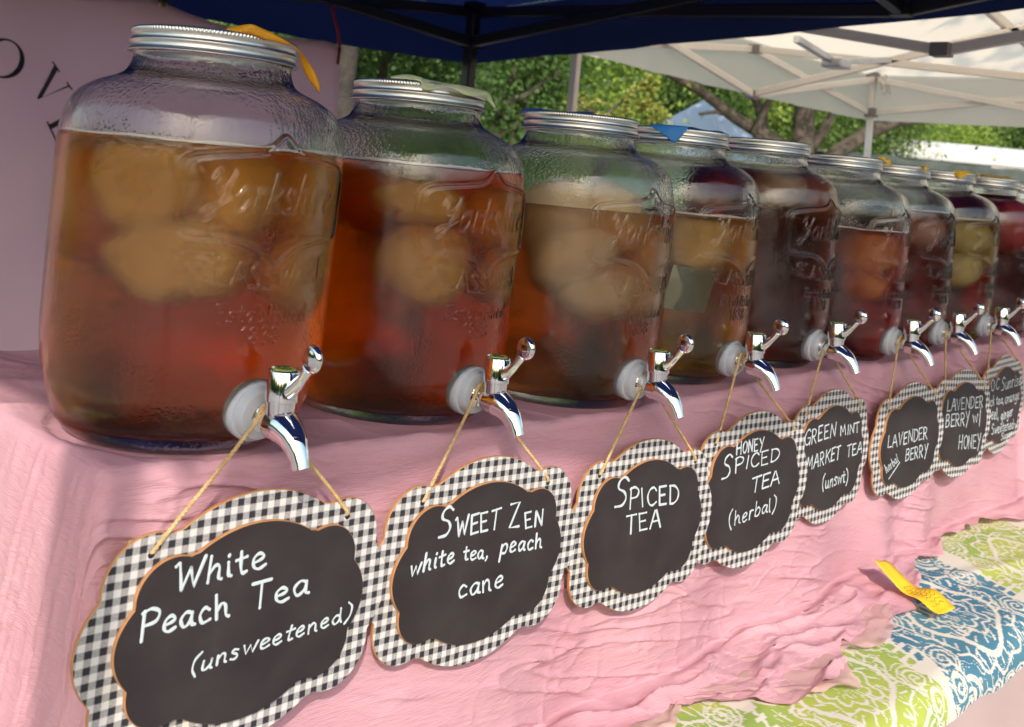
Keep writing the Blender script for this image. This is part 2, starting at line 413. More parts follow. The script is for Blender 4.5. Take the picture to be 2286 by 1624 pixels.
def branch_path(p0, p1, seed, wob=.12, n=7):
    r_ = np.random.default_rng(seed); t = np.linspace(0, 1, n)[:, None]
    P = np.array(p0) + (np.array(p1) - np.array(p0)) * t
    P[1:-1] += r_.normal(size=(n - 2, 3)) * wob * np.linalg.norm(np.array(p1) - np.array(p0)) * .3
    return P
def tree(name, label, base, h_trunk, r_trunk, cent, rad_, n_cl, per, size, seed, ml, group='trees behind the stalls', limbs=7, cat='tree', extra=None):
    T = thing(name, label, cat, (0, 0, 0), group=group)
    b = MB(); top = np.array([cent[0], cent[1], base[2] + h_trunk])
    P = branch_path(base, top, seed, .06); b.tube(P, np.linspace(r_trunk * 1.25, r_trunk * .7, 7), 9)
    r_ = np.random.default_rng(seed + 5)
    for k in range(limbs):
        s = P[r_.integers(3, 7)]; u = r_.normal(size=3); u[2] = abs(u[2]) * .7; u /= np.linalg.norm(u)
        e = np.array(cent) + u * np.array(rad_) * .8
        Q = branch_path(s, e, seed + 20 + k); b.tube(Q, np.linspace(r_trunk * .5, r_trunk * .1, 7), 6)
    if extra:
        for pts, r0, r1 in extra: b.tube(pts, np.linspace(r0, r1, len(pts)), 9)
    b.build('trunk', m_bark, T, True)
    V, F = leaves(cent, rad_, n_cl, per, size, seed)
    me = raw('crown', V, F); ob('crown', me, ml, T)
    return T
def gpos(u, v, D):
    p = at(u, v, D); return (p[0], p[1], GROUND_Z)
# a wall of trees behind the stalls, one at a time from left to right
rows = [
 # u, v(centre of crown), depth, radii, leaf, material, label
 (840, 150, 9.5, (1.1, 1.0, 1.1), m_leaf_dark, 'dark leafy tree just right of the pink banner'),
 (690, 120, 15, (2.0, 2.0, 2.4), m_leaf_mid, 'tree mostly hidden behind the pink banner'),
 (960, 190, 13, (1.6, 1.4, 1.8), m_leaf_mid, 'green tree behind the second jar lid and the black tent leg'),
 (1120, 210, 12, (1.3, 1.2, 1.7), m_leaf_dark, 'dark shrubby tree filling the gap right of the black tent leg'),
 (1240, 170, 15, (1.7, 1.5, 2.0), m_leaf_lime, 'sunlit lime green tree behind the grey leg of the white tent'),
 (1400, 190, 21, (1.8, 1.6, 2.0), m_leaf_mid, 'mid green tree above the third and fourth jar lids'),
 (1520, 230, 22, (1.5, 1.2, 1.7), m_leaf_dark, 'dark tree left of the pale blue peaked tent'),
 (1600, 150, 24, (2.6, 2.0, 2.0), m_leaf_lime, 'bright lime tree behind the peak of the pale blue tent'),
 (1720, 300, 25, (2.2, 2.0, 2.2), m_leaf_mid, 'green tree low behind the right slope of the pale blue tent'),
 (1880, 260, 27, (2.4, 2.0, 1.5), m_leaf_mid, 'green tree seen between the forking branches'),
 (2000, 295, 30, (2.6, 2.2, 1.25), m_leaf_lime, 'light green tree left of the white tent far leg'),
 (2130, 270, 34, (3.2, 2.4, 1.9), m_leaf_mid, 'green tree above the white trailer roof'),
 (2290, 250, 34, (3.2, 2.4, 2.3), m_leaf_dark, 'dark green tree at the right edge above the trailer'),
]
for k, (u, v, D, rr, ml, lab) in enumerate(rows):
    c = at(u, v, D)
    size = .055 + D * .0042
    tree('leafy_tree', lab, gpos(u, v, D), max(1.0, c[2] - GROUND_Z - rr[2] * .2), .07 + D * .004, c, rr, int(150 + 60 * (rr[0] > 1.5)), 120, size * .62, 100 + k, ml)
# sunlit backdrop of woodland, further off, one mass
Vs, Fs, k0 = [], [], 0
for k in range(16):
    u = 500 + k * 125; c = at(u, 190 + 30 * math.sin(k * 2.1), 42 + 4 * math.sin(k))
    V, F = leaves(c, (4.0, 3.5, 4.0), 100, 90, .27, 500 + k); Vs.append(V); Fs.append(F + k0); k0 += len(V)
o = ob('woodland', raw('woodland', np.concatenate(Vs), np.concatenate(Fs)), m_leaf_mid); o['kind'] = 'stuff'
o['label'] = 'sunlit woodland far behind all the tents'

# unseen woodland added round the near side to darken reflections in glass and chrome
Vs, Fs, k0 = [], [], 0
for k in range(10):
    az = rad(-112 + k * 9.5); D = 15 + 3 * math.sin(k * 1.7)
    V, F = leaves((CAM.x + D * math.cos(az), CAM.y + D * math.sin(az), .4), (2.6, 2.6, 1.6), 90, 40, .40, 700 + k); Vs.append(V); Fs.append(F + k0); k0 += len(V)
for k in range(7):
    az = rad(135 + k * 17); D = 26
    V, F = leaves((CAM.x + D * math.cos(az), CAM.y + D * math.sin(az), .8), (4.2, 4.2, 2.0), 90, 40, .5, 730 + k); Vs.append(V); Fs.append(F + k0); k0 += len(V)
o = ob('woodland', raw('woodland', np.concatenate(Vs), np.concatenate(Fs)), m_leaf_dark); o['kind'] = 'stuff'; o['label'] = 'unseen dark woodland added round the near side to darken reflections'

# trunk beside the banner
T = thing('old_tree', 'old tree with a thick grey brown trunk right beside the banner edge', 'tree', (0, 0, 0), group='trees behind the stalls')
b = MB(); P = [gpos(775, 300, 8), at(772, 300, 8), at(765, 200, 8), at(778, 100, 8), at(790, -40, 8)]
b.tube(P, [.13, .10, .09, .085, .08], 10); b.tube([at(778, 110, 8), at(840, 60, 8.1), at(900, 10, 8.3)], [.05, .035, .02], 7); b.build('trunk', m_bark_dark, T, True)
V, F = leaves(at(860, -10, 8.5), (.9, .8, .35), 60, 60, .08, 77); ob('crown', raw('crown', V, F), m_leaf_dark, T)
# spreading tree with forking branches right of the peaked tent
B = lambda pts, D: [at(u, v, D) for u, v in pts]
tree('spreading_tree', 'large spreading tree with thick bare forking branches right of the peaked tent', gpos(1795, 360, 15), 1.35, .17, at(1830, -40, 15), (3.2, 2.2, 1.15), 170, 80, .12, 801, m_leaf_mid, limbs=3,
     extra=[(B([(1790, 400), (1792, 330), (1795, 250), (1800, 150)], 15), .19, .12), (B([(1780, 350), (1720, 310), (1640, 262), (1560, 200), (1490, 165)], 15), .13, .05),
            (B([(1830, 390), (1870, 340), (1930, 300), (2000, 272), (2080, 262)], 15), .14, .07), (B([(1800, 345), (1840, 290), (1860, 250)], 15), .09, .05),
            (B([(1640, 262), (1600, 250), (1560, 255)], 15), .04, .02)])
# branch of turning leaves in front of the trees
T = thing('maple_sapling', 'slender sapling with lime and orange turning leaves above the third jar lid', 'tree', (0, 0, 0))
b = MB(); b.tube([gpos(1330, 400, 7.5), at(1325, 330, 7.5), at(1350, 260, 7.5), at(1400, 215, 7.5), at(1470, 185, 7.5)], [.022, .02, .015, .01, .005], 6)
b.tube([at(1350, 260, 7.5), at(1300, 240, 7.4), at(1265, 220, 7.4)], [.012, .008, .004], 6); b.build('trunk', m_bark, T, True)
Vs, Fs, k0 = [], [], 0
for (u, v, r0, s) in ((1380, 245, .16, 1), (1430, 215, .14, 2), (1300, 235, .13, 3), (1340, 285, .15, 4), (1265, 300, .12, 5), (1450, 190, .08, 6), (1460, 250, .12, 7)):
    V, F = leaves(at(u, v, 7.5), (r0, r0, r0 * .7), 12, 20, .038, 900 + s); Vs.append(V); Fs.append(F + k0); k0 += len(V)
ob('crown', raw('crown', np.concatenate(Vs), np.concatenate(Fs)), m_leaf_red, T)
# tall tree whose crown hangs above the white tent and dapples its roof
tree('shade_tree', 'tall tree leaning over the white tent, its leaves dappling the tent roof', (4.2, -4.6, GROUND_Z), 3.6, .16, (3.0, -1.6, 3.15), (1.7, 1.2, .5), 22, 24, .13, 640, m_leaf_mid, limbs=4)

# trailer
m_trailer = colnoise('white_trailer_paint', (.50, .49, .46), (.42, .41, .39), 1.5, .35)
m_seam = mat('grey_trailer_trim', (.35, .35, .35), .4)
T = thing('food_trailer', 'white box trailer with a rounded roof parked behind the dark stall awning', 'trailer')
ex = np.array([math.cos(rad(-48)), math.sin(rad(-48)), 0.]); ey = np.array([math.cos(rad(42)), math.sin(rad(42)), 0.])
P0 = at(1985, 345, 26); P0[2] = 0
zt = at(2200, 322, 26)[2]
def tr(x, y, z): return P0 + ex * x + ey * y + np.array([0, 0, z])
prof = [(0.0, GROUND_Z + .45), (0.0, zt - .62), (.04, zt - .40), (.18, zt - .18), (.45, zt - .04), (.9, zt), (1.2, zt + .02)]
b = MB(); sec = prof + [(2.4 - x, z) for x, z in prof[::-1]]
V = [tr(X_, y, z) for X_ in (0, 6.5) for y, z in sec]; k = len(sec)
b.add(V, [(i, (i + 1) % k, k + (i + 1) % k, k + i) for i in range(k)] + [tuple(range(k)), tuple(range(2 * k - 1, k - 1, -1))])
# front end rounded: a second shorter hull
b.build('body', m_trailer, T)
for X_ in (1.3, 2.9, 4.5):
    b = MB(); b.tube([tr(X_, y - .008, z) for y, z in prof], .012, 5); b.build('roof_seam', m_seam, T)
b = MB(); b.box(tr(3.2, -.012, zt - .52), (.02, .02, .02)); b.bar(tr(0, -.02, zt - .50), tr(6.5, -.02, zt - .50), .03, .06); b.build('trim_strip', m_seam, T)
m_dkglass = mat('dark_window_glass', (.03, .035, .04), .1)
for X_ in (.6, 2.1, 3.9):
    b = MB(); p = tr(X_, -.02, zt - .95); M_ = np.array([ex, ey, [0, 0, 1]]).T
    b.box(p, (.42, .02, .22), M_); fr = b.build('window', m_seam, T)
    b = MB(); b.box(p - ey * .012, (.38, .02, .18), M_); b.build('pane', m_dkglass, fr)
m_amber = mat('amber_lamp', (.8, .35, .05), .3)
for X_ in (1.2, 2.6):
    b = MB(); b.box(tr(X_, -.03, zt - .34), (.045, .02, .02), np.array([ex, ey, [0, 0, 1]]).T); b.build('marker_light', m_amber, T)
for X_ in (2.2, 4.0):
    b = MB(); b.lathe([(0, -.1), (.30, -.1), (.34, -.06), (.34, .06), (.30, .1), (0, .1)], 24, 'Y'); 
    V_ = b.V[0]; V_ = V_[:, :1] * ex + V_[:, 1:2] * ey + V_[:, 2:] * np.array([0, 0, 1.]); b.V[0] = V_ + tr(X_, .12, GROUND_Z + .34)
    b.build('wheel', mat('tyre', (.02, .02, .02), .8), T)
# stall with a dark valance in front of the trailer
m_dkgreen = colnoise('dark_green_awning', (.028, .038, .032), (.06, .075, .065), 3, .8)
T = thing('market_stall', 'long low dark green market stall standing in front of the white trailer', 'stall')
A0 = at(1838, 333, 21); A1 = at(2330, 372, 21); z1 = A0[2]
Lv = A1 - A0; Lv[2] = 0; ln = np.linalg.norm(Lv); lx = Lv / ln; ly = np.array([-lx[1], lx[0], 0.])
def st(x, y, z): return np.array([A0[0], A0[1], 0]) + lx * x + ly * y + np.array([0, 0, z])
n = 24
X_, Y_ = np.meshgrid(np.linspace(0, ln, n), np.linspace(0, 1, 6), indexing='ij')
P = np.array([[st(x, y * 2.2, z1 - .05 + .07 * y - .01 * math.sin(x * 6)) for x, y in zip(a, b_)] for a, b_ in zip(X_, Y_)])
o = ob('roof', raw('roof', P, gridfaces(n, 6), True), m_dkgreen, T)
P = np.array([[st(x, -.01 - .02 * math.sin(x * 7) * y, z1 - .055 - .30 * y) for x, y in zip(a, b_)] for a, b_ in zip(X_, Y_)])
o = ob('valance', raw('valance', P, gridfaces(n, 6), True), m_dkgreen, T); sd = o.modifiers.new('s', 'SOLIDIFY'); sd.thickness = .006
P = np.array([[st(x, 2.1, z1 + .1 - 1.9 * y) for x, y in zip(a, b_)] for a, b_ in zip(X_, Y_)])
ob('back_wall', raw('back_wall', P, gridfaces(n, 6), True), m_dkgreen, T)
for x in (.05, ln / 2, ln - .05):
    b = MB(); b.bar(st(x, .05, GROUND_Z), st(x, .05, z1 - .07), .05); b.build('post', m_gry_metal, T)
# ================================================================== LOWER TABLE: PAISLEY CLOTH
ZL = -.300
YF = -.318                      # front edge of the lower table
xs_ = [-.45]
while xs_[-1] < 2.6:
    x = xs_[-1]; xs_.append(x + (.006 if x < .3 else .0017 + .0010 * max(0, x - .6)))
xs_ = np.array(xs_); ss = np.concatenate([np.linspace(.40, -.06, 12)[:-1], np.arange(-.06, -.3831, -.0018)])
XX, SS = np.meshgrid(xs_, ss, indexing='ij')
# s is the flat cloth coordinate from back to front; the cloth turns down at YF
rr_ = .035
arc = rr_ * np.pi / 2
over = np.clip(-(SS - (YF + rr_)), 0, None)
over = over / over.max() * np.interp(XX, [-.4, .45, .6, .8, 1.05, 1.6, 2.6], [.07, .050, .044, .052, .066, .080, .10]) * (1 + .05 * np.sin(XX * 40))
SS = np.where(over > 0, YF + rr_ - over, SS)
th_ = np.clip(over / rr_, 0, np.pi / 2)
Yp = np.where(over <= 0, SS, YF + rr_ - rr_ * np.sin(th_)); Zp = ZL - rr_ * (1 - np.cos(th_))
down = np.clip(over - arc, 0, None); Zp = Zp - down
Yp = Yp - down * .10 - .012 * np.sin(XX * 9 + .6) * np.clip(down * 4, 0, 1) - .006 * np.sin(XX * 31) * np.clip(down * 5, 0, 1)
Zp = Zp + np.where(down <= 0, .0022 * (fbm(XX * 6, SS * 9, 3) - .5) * 2, 0) + .003 * np.exp(-((SS + .20 + .05 * np.sin(XX * 5)) / .015) ** 2)
Zp = np.maximum(Zp, GROUND_Z + .015)
# pattern: blocks of damask print, alternately green and blue, with scrolls and ragged ikat edges
def pattern(X, Y):
    wx = (fbm(X * 16, Y * 40, 21) - .5) * .008 + (fbm(X * 60, Y * 200, 22, 2) - .5) * .006; wy = (fbm(X * 30, Y * 18, 23) - .5) * .006
    x = X + wx; y = Y + wy
    PX = .300; PY = .33
    xk = x - .50 * (y + .23)
    edges = np.array([-.66, -.36, -.06, .24, .565, .875, 1.235, 1.56, 1.86, 2.16, 2.46, 2.76])
    iu = np.clip(np.searchsorted(edges, xk) - 1, 0, len(edges) - 2); wdt = edges[iu + 1] - edges[iu]; fu = (xk - edges[iu]) / wdt - .5
    v_ = (y + .40) / PY; iv = np.floor(v_); fv = v_ - iv - .5
    px_ = fu * PX * 1.0; py_ = fv * PY
    blk = (np.abs(px_) < .134 + .008 * np.sin(py_ * 60)) & (np.abs(py_) < .150 + .008 * np.sin(px_ * 70))
    par = np.where((iu == 5) | (iu == 8) | (iu == 2), 1, 0)
    r = np.hypot(px_, py_); a = np.arctan2(py_, px_)
    white = np.zeros(X.shape, bool)
    # central flower and rings
    petals = .026 + .010 * np.abs(np.cos(a * 4))
    white |= np.abs(r - petals) < .0022
    white |= np.abs(r - (.046 + .006 * np.cos(a * 8))) < .0022
    white |= np.abs(r - (.070 + .008 * np.cos(a * 4 + .8))) < .0040
    white |= np.abs(r - (.094 + .006 * np.cos(a * 12))) < .0024
    white |= (np.abs(np.sin(a * 8)) < .24) & (r > .008) & (r < .024)
    white |= (np.abs(np.sin(a * 10 + r * 90)) < .30) & (r > .051) & (r < .065)
    white |= (np.abs(np.sin(a * 16 - r * 70)) < .30) & (r > .076) & (r < .090)
    for sx in (-1, 1):
        for sy in (-1, 1):
            for (ox, oy, R0, tw) in ((.100, .108, .030, 1), (.112, .045, .022, -1), (.052, .125, .020, -1), (.120, .078, .012, 1), (.078, .136, .012, -1), (.020, .118, .014, 1)):
                qx = px_ - sx * ox; qy = py_ - sy * oy; q = np.hypot(qx, qy); qa = np.arctan2(qy * sy, qx * sx) * tw
                sp = np.abs(((q / .0088 - qa / (2 * np.pi)) % 1) - .5)
                white = np.where(q < R0, sp < .20, white)
                white = np.where((q >= R0) & (q < R0 + .003), True, np.where((q >= R0 + .003) & (q < R0 + .007), False, white))
    fil = ridge(X * 34, Y * 42, 31); white |= (fil > .975) & (r > .030)
    fil2 = ridge(X * 60 + 5, Y * 60, 33); white |= (fil2 > .985) & (r > .08)
    fing = (np.abs(py_) < .035) & (np.abs(px_) >= .132) & (np.abs(px_) < .147) & (np.abs(np.sin(py_ * 190)) > .55)
    ink = (blk & ~white) | fing
    streak = fbm(X * 220, Y * 26, 41, 2) ; ink = ink & (streak > .24)
    return ink, par
Yflat = SS.copy()
ink, par = pattern(XX, Yflat)
g1 = np.array([.38, .43, .085]); g2 = np.array([.26, .36, .085]); b1 = np.array([.075, .20, .27]); b2 = np.array([.05, .16, .25]); wh = np.array([.62, .57, .50])
t_ = sstep(.4, .62, fbm(XX * 9, Yflat * 14, 51))[..., None]
green = g1 * (1 - t_) + g2 * t_; blue = b1 * (1 - t_) + b2 * t_
colr = np.where(ink[..., None], np.where((par > .5)[..., None], blue, green), wh)
P = np.stack([XX, Yp, Zp], -1)
me = raw('paisley_cloth', P, gridfaces(*XX.shape), True)
ca = me.color_attributes.new('print', 'FLOAT_COLOR', 'POINT')
buf = np.concatenate([colr.reshape(-1, 3), np.ones((colr.shape[0] * colr.shape[1], 1))], 1).astype(np.float32)
ca.data.foreach_set('color', buf.ravel())
m_paisley = mat('printed_cotton', (.8, .75, .7), .85, 0, .2)
at_ = N(m_paisley, 'ShaderNodeAttribute', attribute_name='print'); L(m_paisley, at_.outputs['Color'], bsdf(m_paisley).inputs['Base Color'])
wv = N(m_paisley, 'ShaderNodeTexWave'); wv.inputs['Scale'].default_value = 260; wv.bands_direction = 'DIAGONAL'; L(m_paisley, coords(m_paisley), wv.inputs[0])
L(m_paisley, bump(m_paisley, wv.outputs['Fac'], .15, .0006), bsdf(m_paisley).inputs['Normal'])
o = ob('tablecloth', me, m_paisley)
tag(o, 'white cotton tablecloth printed with lime green and blue damask blocks on the lower table', 'tablecloth')

# plain dusty pink skirt hanging from the lower table under the printed cloth
m_skirt = colnoise('dusty_pink_skirt', (.40, .29, .28), (.46, .34, .33), 3, .85, 400, .2, .001)
GX, GY = np.meshgrid(np.linspace(-.44, 2.58, 420), np.linspace(0, 1, 24), indexing='ij')
Yk = YF + .009 - .006 * np.sin(GX * 13 + 1) * GY - .010 * np.sin(GX * 29) * GY - .05 * GY
o = ob('table_skirt', raw('table_skirt', np.stack([GX, Yk, ZL - .018 + (GROUND_Z + .02 - ZL + .018) * GY], -1), gridfaces(420, 24), True), m_skirt)
tag(o, 'plain dusty pink table skirt hanging below the printed damask cloth', 'table skirt')

# ================================================================== PINK GAUZE CLOTH over the raised shelf
JX = np.array([0, .237, .469, .686, .902, 1.133, 1.350, 1.567, 1.784, 2.003])
JY = np.array([0, .018, .003, .019, .017, .010, .020, .019, .008, .012])
JZ = np.array([.0077, -.0022, -.0069, -.0028, .0020, -.0025, -.0013, .0021, .0039, .004])
def topz(x): return np.interp(x, JX, JZ) - .0005
X0, Y0, YB = -.100, -.087, .290
def hem_w(x):
    """how far the hem runs out over the lower table"""
    return np.interp(x, [-1, .30, .42, .50, .57, .62, .74, .80, .86, 1.0, 1.06, 1.12, 1.2, 1.35, 1.5, 1.62, 1.7, 1.9, 2.4],
                     [.05, .05, .030, .022, .045, .10, .115, .06, .080, .095, .06, .03, .012, .006, .012, .05, .09, .10, .08])
ux = np.concatenate([-np.linspace(.36, .0045, 80) + X0, X0 + np.arange(0, .9, .0030), X0 + .9 + np.cumsum(np.linspace(.003, .007, 300))])
ux = ux[ux < 2.45]
ty = np.linspace(0, 1, 400)
U, Tt = np.meshgrid(ux, ty, indexing='ij')
front_len = .300 + hem_w(U) + .008 * (fbm(U * 12, U * 0, 61, 2) - .5) * 2 + .002 * np.sin(U * 90 + 4 * vnoise(U * 9, U * 0, 62))
tb = .36                                                     # share of the rows spent on the top
Yq = np.where(Tt < tb, YB + (Y0 - YB) * Tt / tb, Y0 - front_len * (Tt - tb) / (1 - tb))
dx = np.clip(X0 - U, 0, None); dy = np.clip(Y0 - Yq, 0, None)
s = np.hypot(dx, dy); s_ = np.maximum(s, 1e-6); nxn = -dx / s_; nyn = -dy / s_
rr = .009
thq = np.clip(s / rr, 0, np.pi / 2)
outw = rr * np.sin(thq) + np.clip(s - rr * np.pi / 2, 0, None) * .055
dropz = rr * (1 - np.cos(thq)) + np.clip(s - rr * np.pi / 2, 0, None) * .998
base_z = topz(np.clip(U, 0, 3))
floor_z = ZL + .004
zz_ = base_z - dropz
# where the cloth reaches the lower table it runs outwards over it
below = np.clip(floor_z + .012 - zz_, 0, None)
foot = below
outw = outw + foot * .96
soft = .012
zz_ = np.where(zz_ > floor_z + soft, zz_, floor_z + soft * np.exp(-foot / .02))
# wrinkles: fine crinkles running mostly sideways, slanted, and larger soft folds
wob = .02 * (fbm(U * 5, Yq * 5, 71) - .5)
drape = sstep(0, .03, s)
cr1 = ridge(U * 7 + Yq * 9, (Yq + U * .22 + wob) * 62, 72) ** 11
cr2 = ridge(U * 13 - Yq * 5, (Yq + U * .10 + wob) * 120, 73) ** 8
cr3 = ridge(U * 26, (Yq - U * .3) * 26, 74) ** 12
soft_f = fbm(U * 6, Yq * 9 + U * 2, 75, 3) - .5
msk = sstep(.42, .60, fbm(U * 4, Yq * 7, 76))
cr4 = ridge(U * 4 + Yq * 3, (Yq + U * .16 + wob * 1.5) * 30 + 3, 84) ** 14
amp = drape * (.0032 * cr1 * (.1 + msk) + .0009 * cr2 * msk + .0016 * cr3 * msk + .0034 * cr4 * (.3 + msk) + .0075 * soft_f)
footm = sstep(.0, .02, foot)
ruf = footm * (.006 * (fbm(U * 30, Yq * 60, 77) + .006) + .010 * ridge(U * 9 + 2, Yq * 34, 78) ** 3)
vert = drape * .0070 * np.sin(U * 23 + 5 * vnoise(U * 3, Yq * 0, 79)) * np.clip(s / .25, 0, 1)
amp = amp + vert
# the big bunched fold at the far right
bun = sstep(1.72, 1.86, U) * np.exp(-((s - .20) / .075) ** 2) * .085 * (1 + .35 * np.sin(s * 90 + U * 14))
bun = bun + sstep(1.70, 1.86, U) * sstep(.15, .28, s) * .05
amp = amp + bun
outw = outw + amp
top_w = (1 - drape) * (.0016 * ridge((U + .3 * Yq) * 22, Yq * 9 + U * 2, 80) ** 4 + .0022 * (fbm(U * 7, Yq * 12, 81) - .5) + .0035 * sstep(.0, .10, np.abs(U - np.interp(U, JX, JX))) )
near = np.min(np.hypot(U[..., None] - JX, Yq[..., None] - JY), -1)
hump = (1 - drape) * sstep(.088, .12, near) * .004 * (ridge(U * 14 + 1, Yq * 16, 82) ** 2)
Xc = np.where(dx > 0, X0, U) + nxn * outw
Yc = np.where(dy > 0, Y0, Yq) + nyn * outw
Zc = np.where(s > 0, zz_, base_z) + top_w + hump + ruf
Zc = np.where(near < .095, np.minimum(Zc, base_z), Zc)
end_m = sstep(.02, .12, dx)
Zc = np.maximum(Zc, floor_z + .001 * np.sin(U * 50))
Pc = np.stack([Xc, Yc, Zc], -1)
m_pink = mat('pink_gauze', (.76, .42, .48), .85, 0, .15)
v = coords(m_pink)
base = ramp(m_pink, noise(m_pink, v, 9, 4), [(.3, (.60, .305, .365)), (.7, (.68, .385, .440))])
L(m_pink, base, bsdf(m_pink).inputs['Base Color'])
tr_ = cloth_thin(m_pink, ((.70, .38, .42), .22))
w1 = N(m_pink, 'ShaderNodeTexWave'); w1.bands_direction = 'Z'; w1.inputs['Scale'].default_value = 170; w1.inputs['Distortion'].default_value = 3.5; w1.inputs['Detail'].default_value = 2; w1.inputs['Detail Scale'].default_value = .6
L(m_pink, v, w1.inputs[0])
crep = noise(m_pink, coords(m_pink, (90, 90, 420)), 1, 3)
bn = bump(m_pink, w1.outputs['Fac'], .16, .0008); bn = bump(m_pink, crep, .50, .0018, bn)
fold = noise(m_pink, coords(m_pink, (16, 16, 75), rot=(0, rad(-14), 0)), 1, 4, .6)
bn = bump(m_pink, fold, .20, .005, bn)
L(m_pink, bn, bsdf(m_pink).inputs['Normal']); L(m_pink, bn, tr_.inputs['Normal'])
o = ob('gauze_cloth', raw('gauze_cloth', Pc, gridfaces(*Pc.shape[:2]), True), m_pink)
tag(o, 'crinkled pink gauze cloth draped over the raised shelf under the jars', 'tablecloth')
# a sheer second layer of the gauze peeking out below the hem
m_sheer = mat('sheer_pink_gauze', (.62, .38, .37), .85, 0, .1)
nt_ = m_sheer.node_tree; tp = N(m_sheer, 'ShaderNodeBsdfTransparent'); mx = N(m_sheer, 'ShaderNodeMixShader'); mx.inputs[0].default_value = .30
L(m_sheer, bsdf(m_sheer).outputs[0], mx.inputs[1]); L(m_sheer, tp.outputs[0], mx.inputs[2]); L(m_sheer, mx.outputs[0], nt_.nodes['Material Output'].inputs[0])
L(m_sheer, bump(m_sheer, noise(m_sheer, coords(m_sheer, (60, 60, 60)), 1, 3), .4, .003), bsdf(m_sheer).inputs['Normal'])
gx = np.linspace(.36, 1.02, 260); gy = np.linspace(0, 1, 40); GX, GY = np.meshgrid(gx, gy, indexing='ij')
hw = np.interp(GX, [.36, .42, .47, .52, .56, .60, .66, .72, .78, .84, .9, 1.02], [.05, .075, .070, .045, .075, .085, .12, .145, .09, .115, .11, .06]) + .006 * (fbm(GX * 40, GX * 0, 91) - .5) * 2
Ys = Y0 - .022 - hw * GY; Zs = ZL + .0065 + .004 * ridge(GX * 14, GY * 5, 92) ** 2 + .0025 * sstep(.9, 1, GY) * np.sin(GX * 120)
o = ob('gauze_underlayer', raw('gauze_underlayer', np.stack([GX, Ys, Zs], -1), gridfaces(260, 40), True), m_sheer)
tag(o, 'sheer pale pink gauze layer spilling out under the hem onto the damask cloth', 'tablecloth')
# yellow paper strip
m_yel = colnoise('yellow_paper', (.85, .50, .02), (.80, .44, .015), 30, .6)
n = 26; t = np.linspace(0, 1, n); wv_ = np.linspace(-1, 1, 5)
a = np.array([1.030, -.140]); b_ = np.array([1.008, -.243]); dirv = (b_ - a) / np.linalg.norm(b_ - a); side = np.array([dirv[1], -dirv[0]])
Pp = []
for ti in t:
    h = ZL + .026 + .016 * math.exp(-((ti - .02) / .16) ** 2) + .006 * math.sin(ti * 6.5) ** 2 - .012 * ti
    for wi in wv_:
        q = a + (b_ - a) * ti + side * wi * .0175 * (1 + .1 * math.sin(ti * 9)); Pp.append((q[0], q[1], h + .004 * wi * math.sin(ti * 5 + 1) + .002 * wi * wi))
o = ob('paper_strip', raw('paper_strip', Pp, gridfaces(n, 5), True), m_yel); sd = o.modifiers.new('s', 'SOLIDIFY'); sd.thickness = .0004
tag(o, 'yellow paper strip with pen scribbles lying at the hem of the pink cloth', 'paper strip')
bb = MB(); r_ = random.Random(3)
for k in range(9):
    tb_ = .42 + k * .055; pts = []
    for j in range(7):
        ti = tb_ + .02 * math.sin(j * 2.3 + k); wi = -.7 + 1.3 * j / 6 * r_.uniform(.7, 1)
        q = a + (b_ - a) * ti + side * wi * .0165; h = ZL + .026 + .016 * math.exp(-((ti - .02) / .16) ** 2) + .006 * math.sin(ti * 6.5) ** 2 - .012 * ti
        pts.append((q[0], q[1], h + .004 * wi * math.sin(ti * 5 + 1) + .002 * wi * wi + .0006))
    bb.tube(pts, .00035, 4)
sc = bb.build('scribble', m_ink); sc.parent = o
# ================================================================== STROKE ALPHABET (hand lettering)
def G(adv, *st): return adv, st
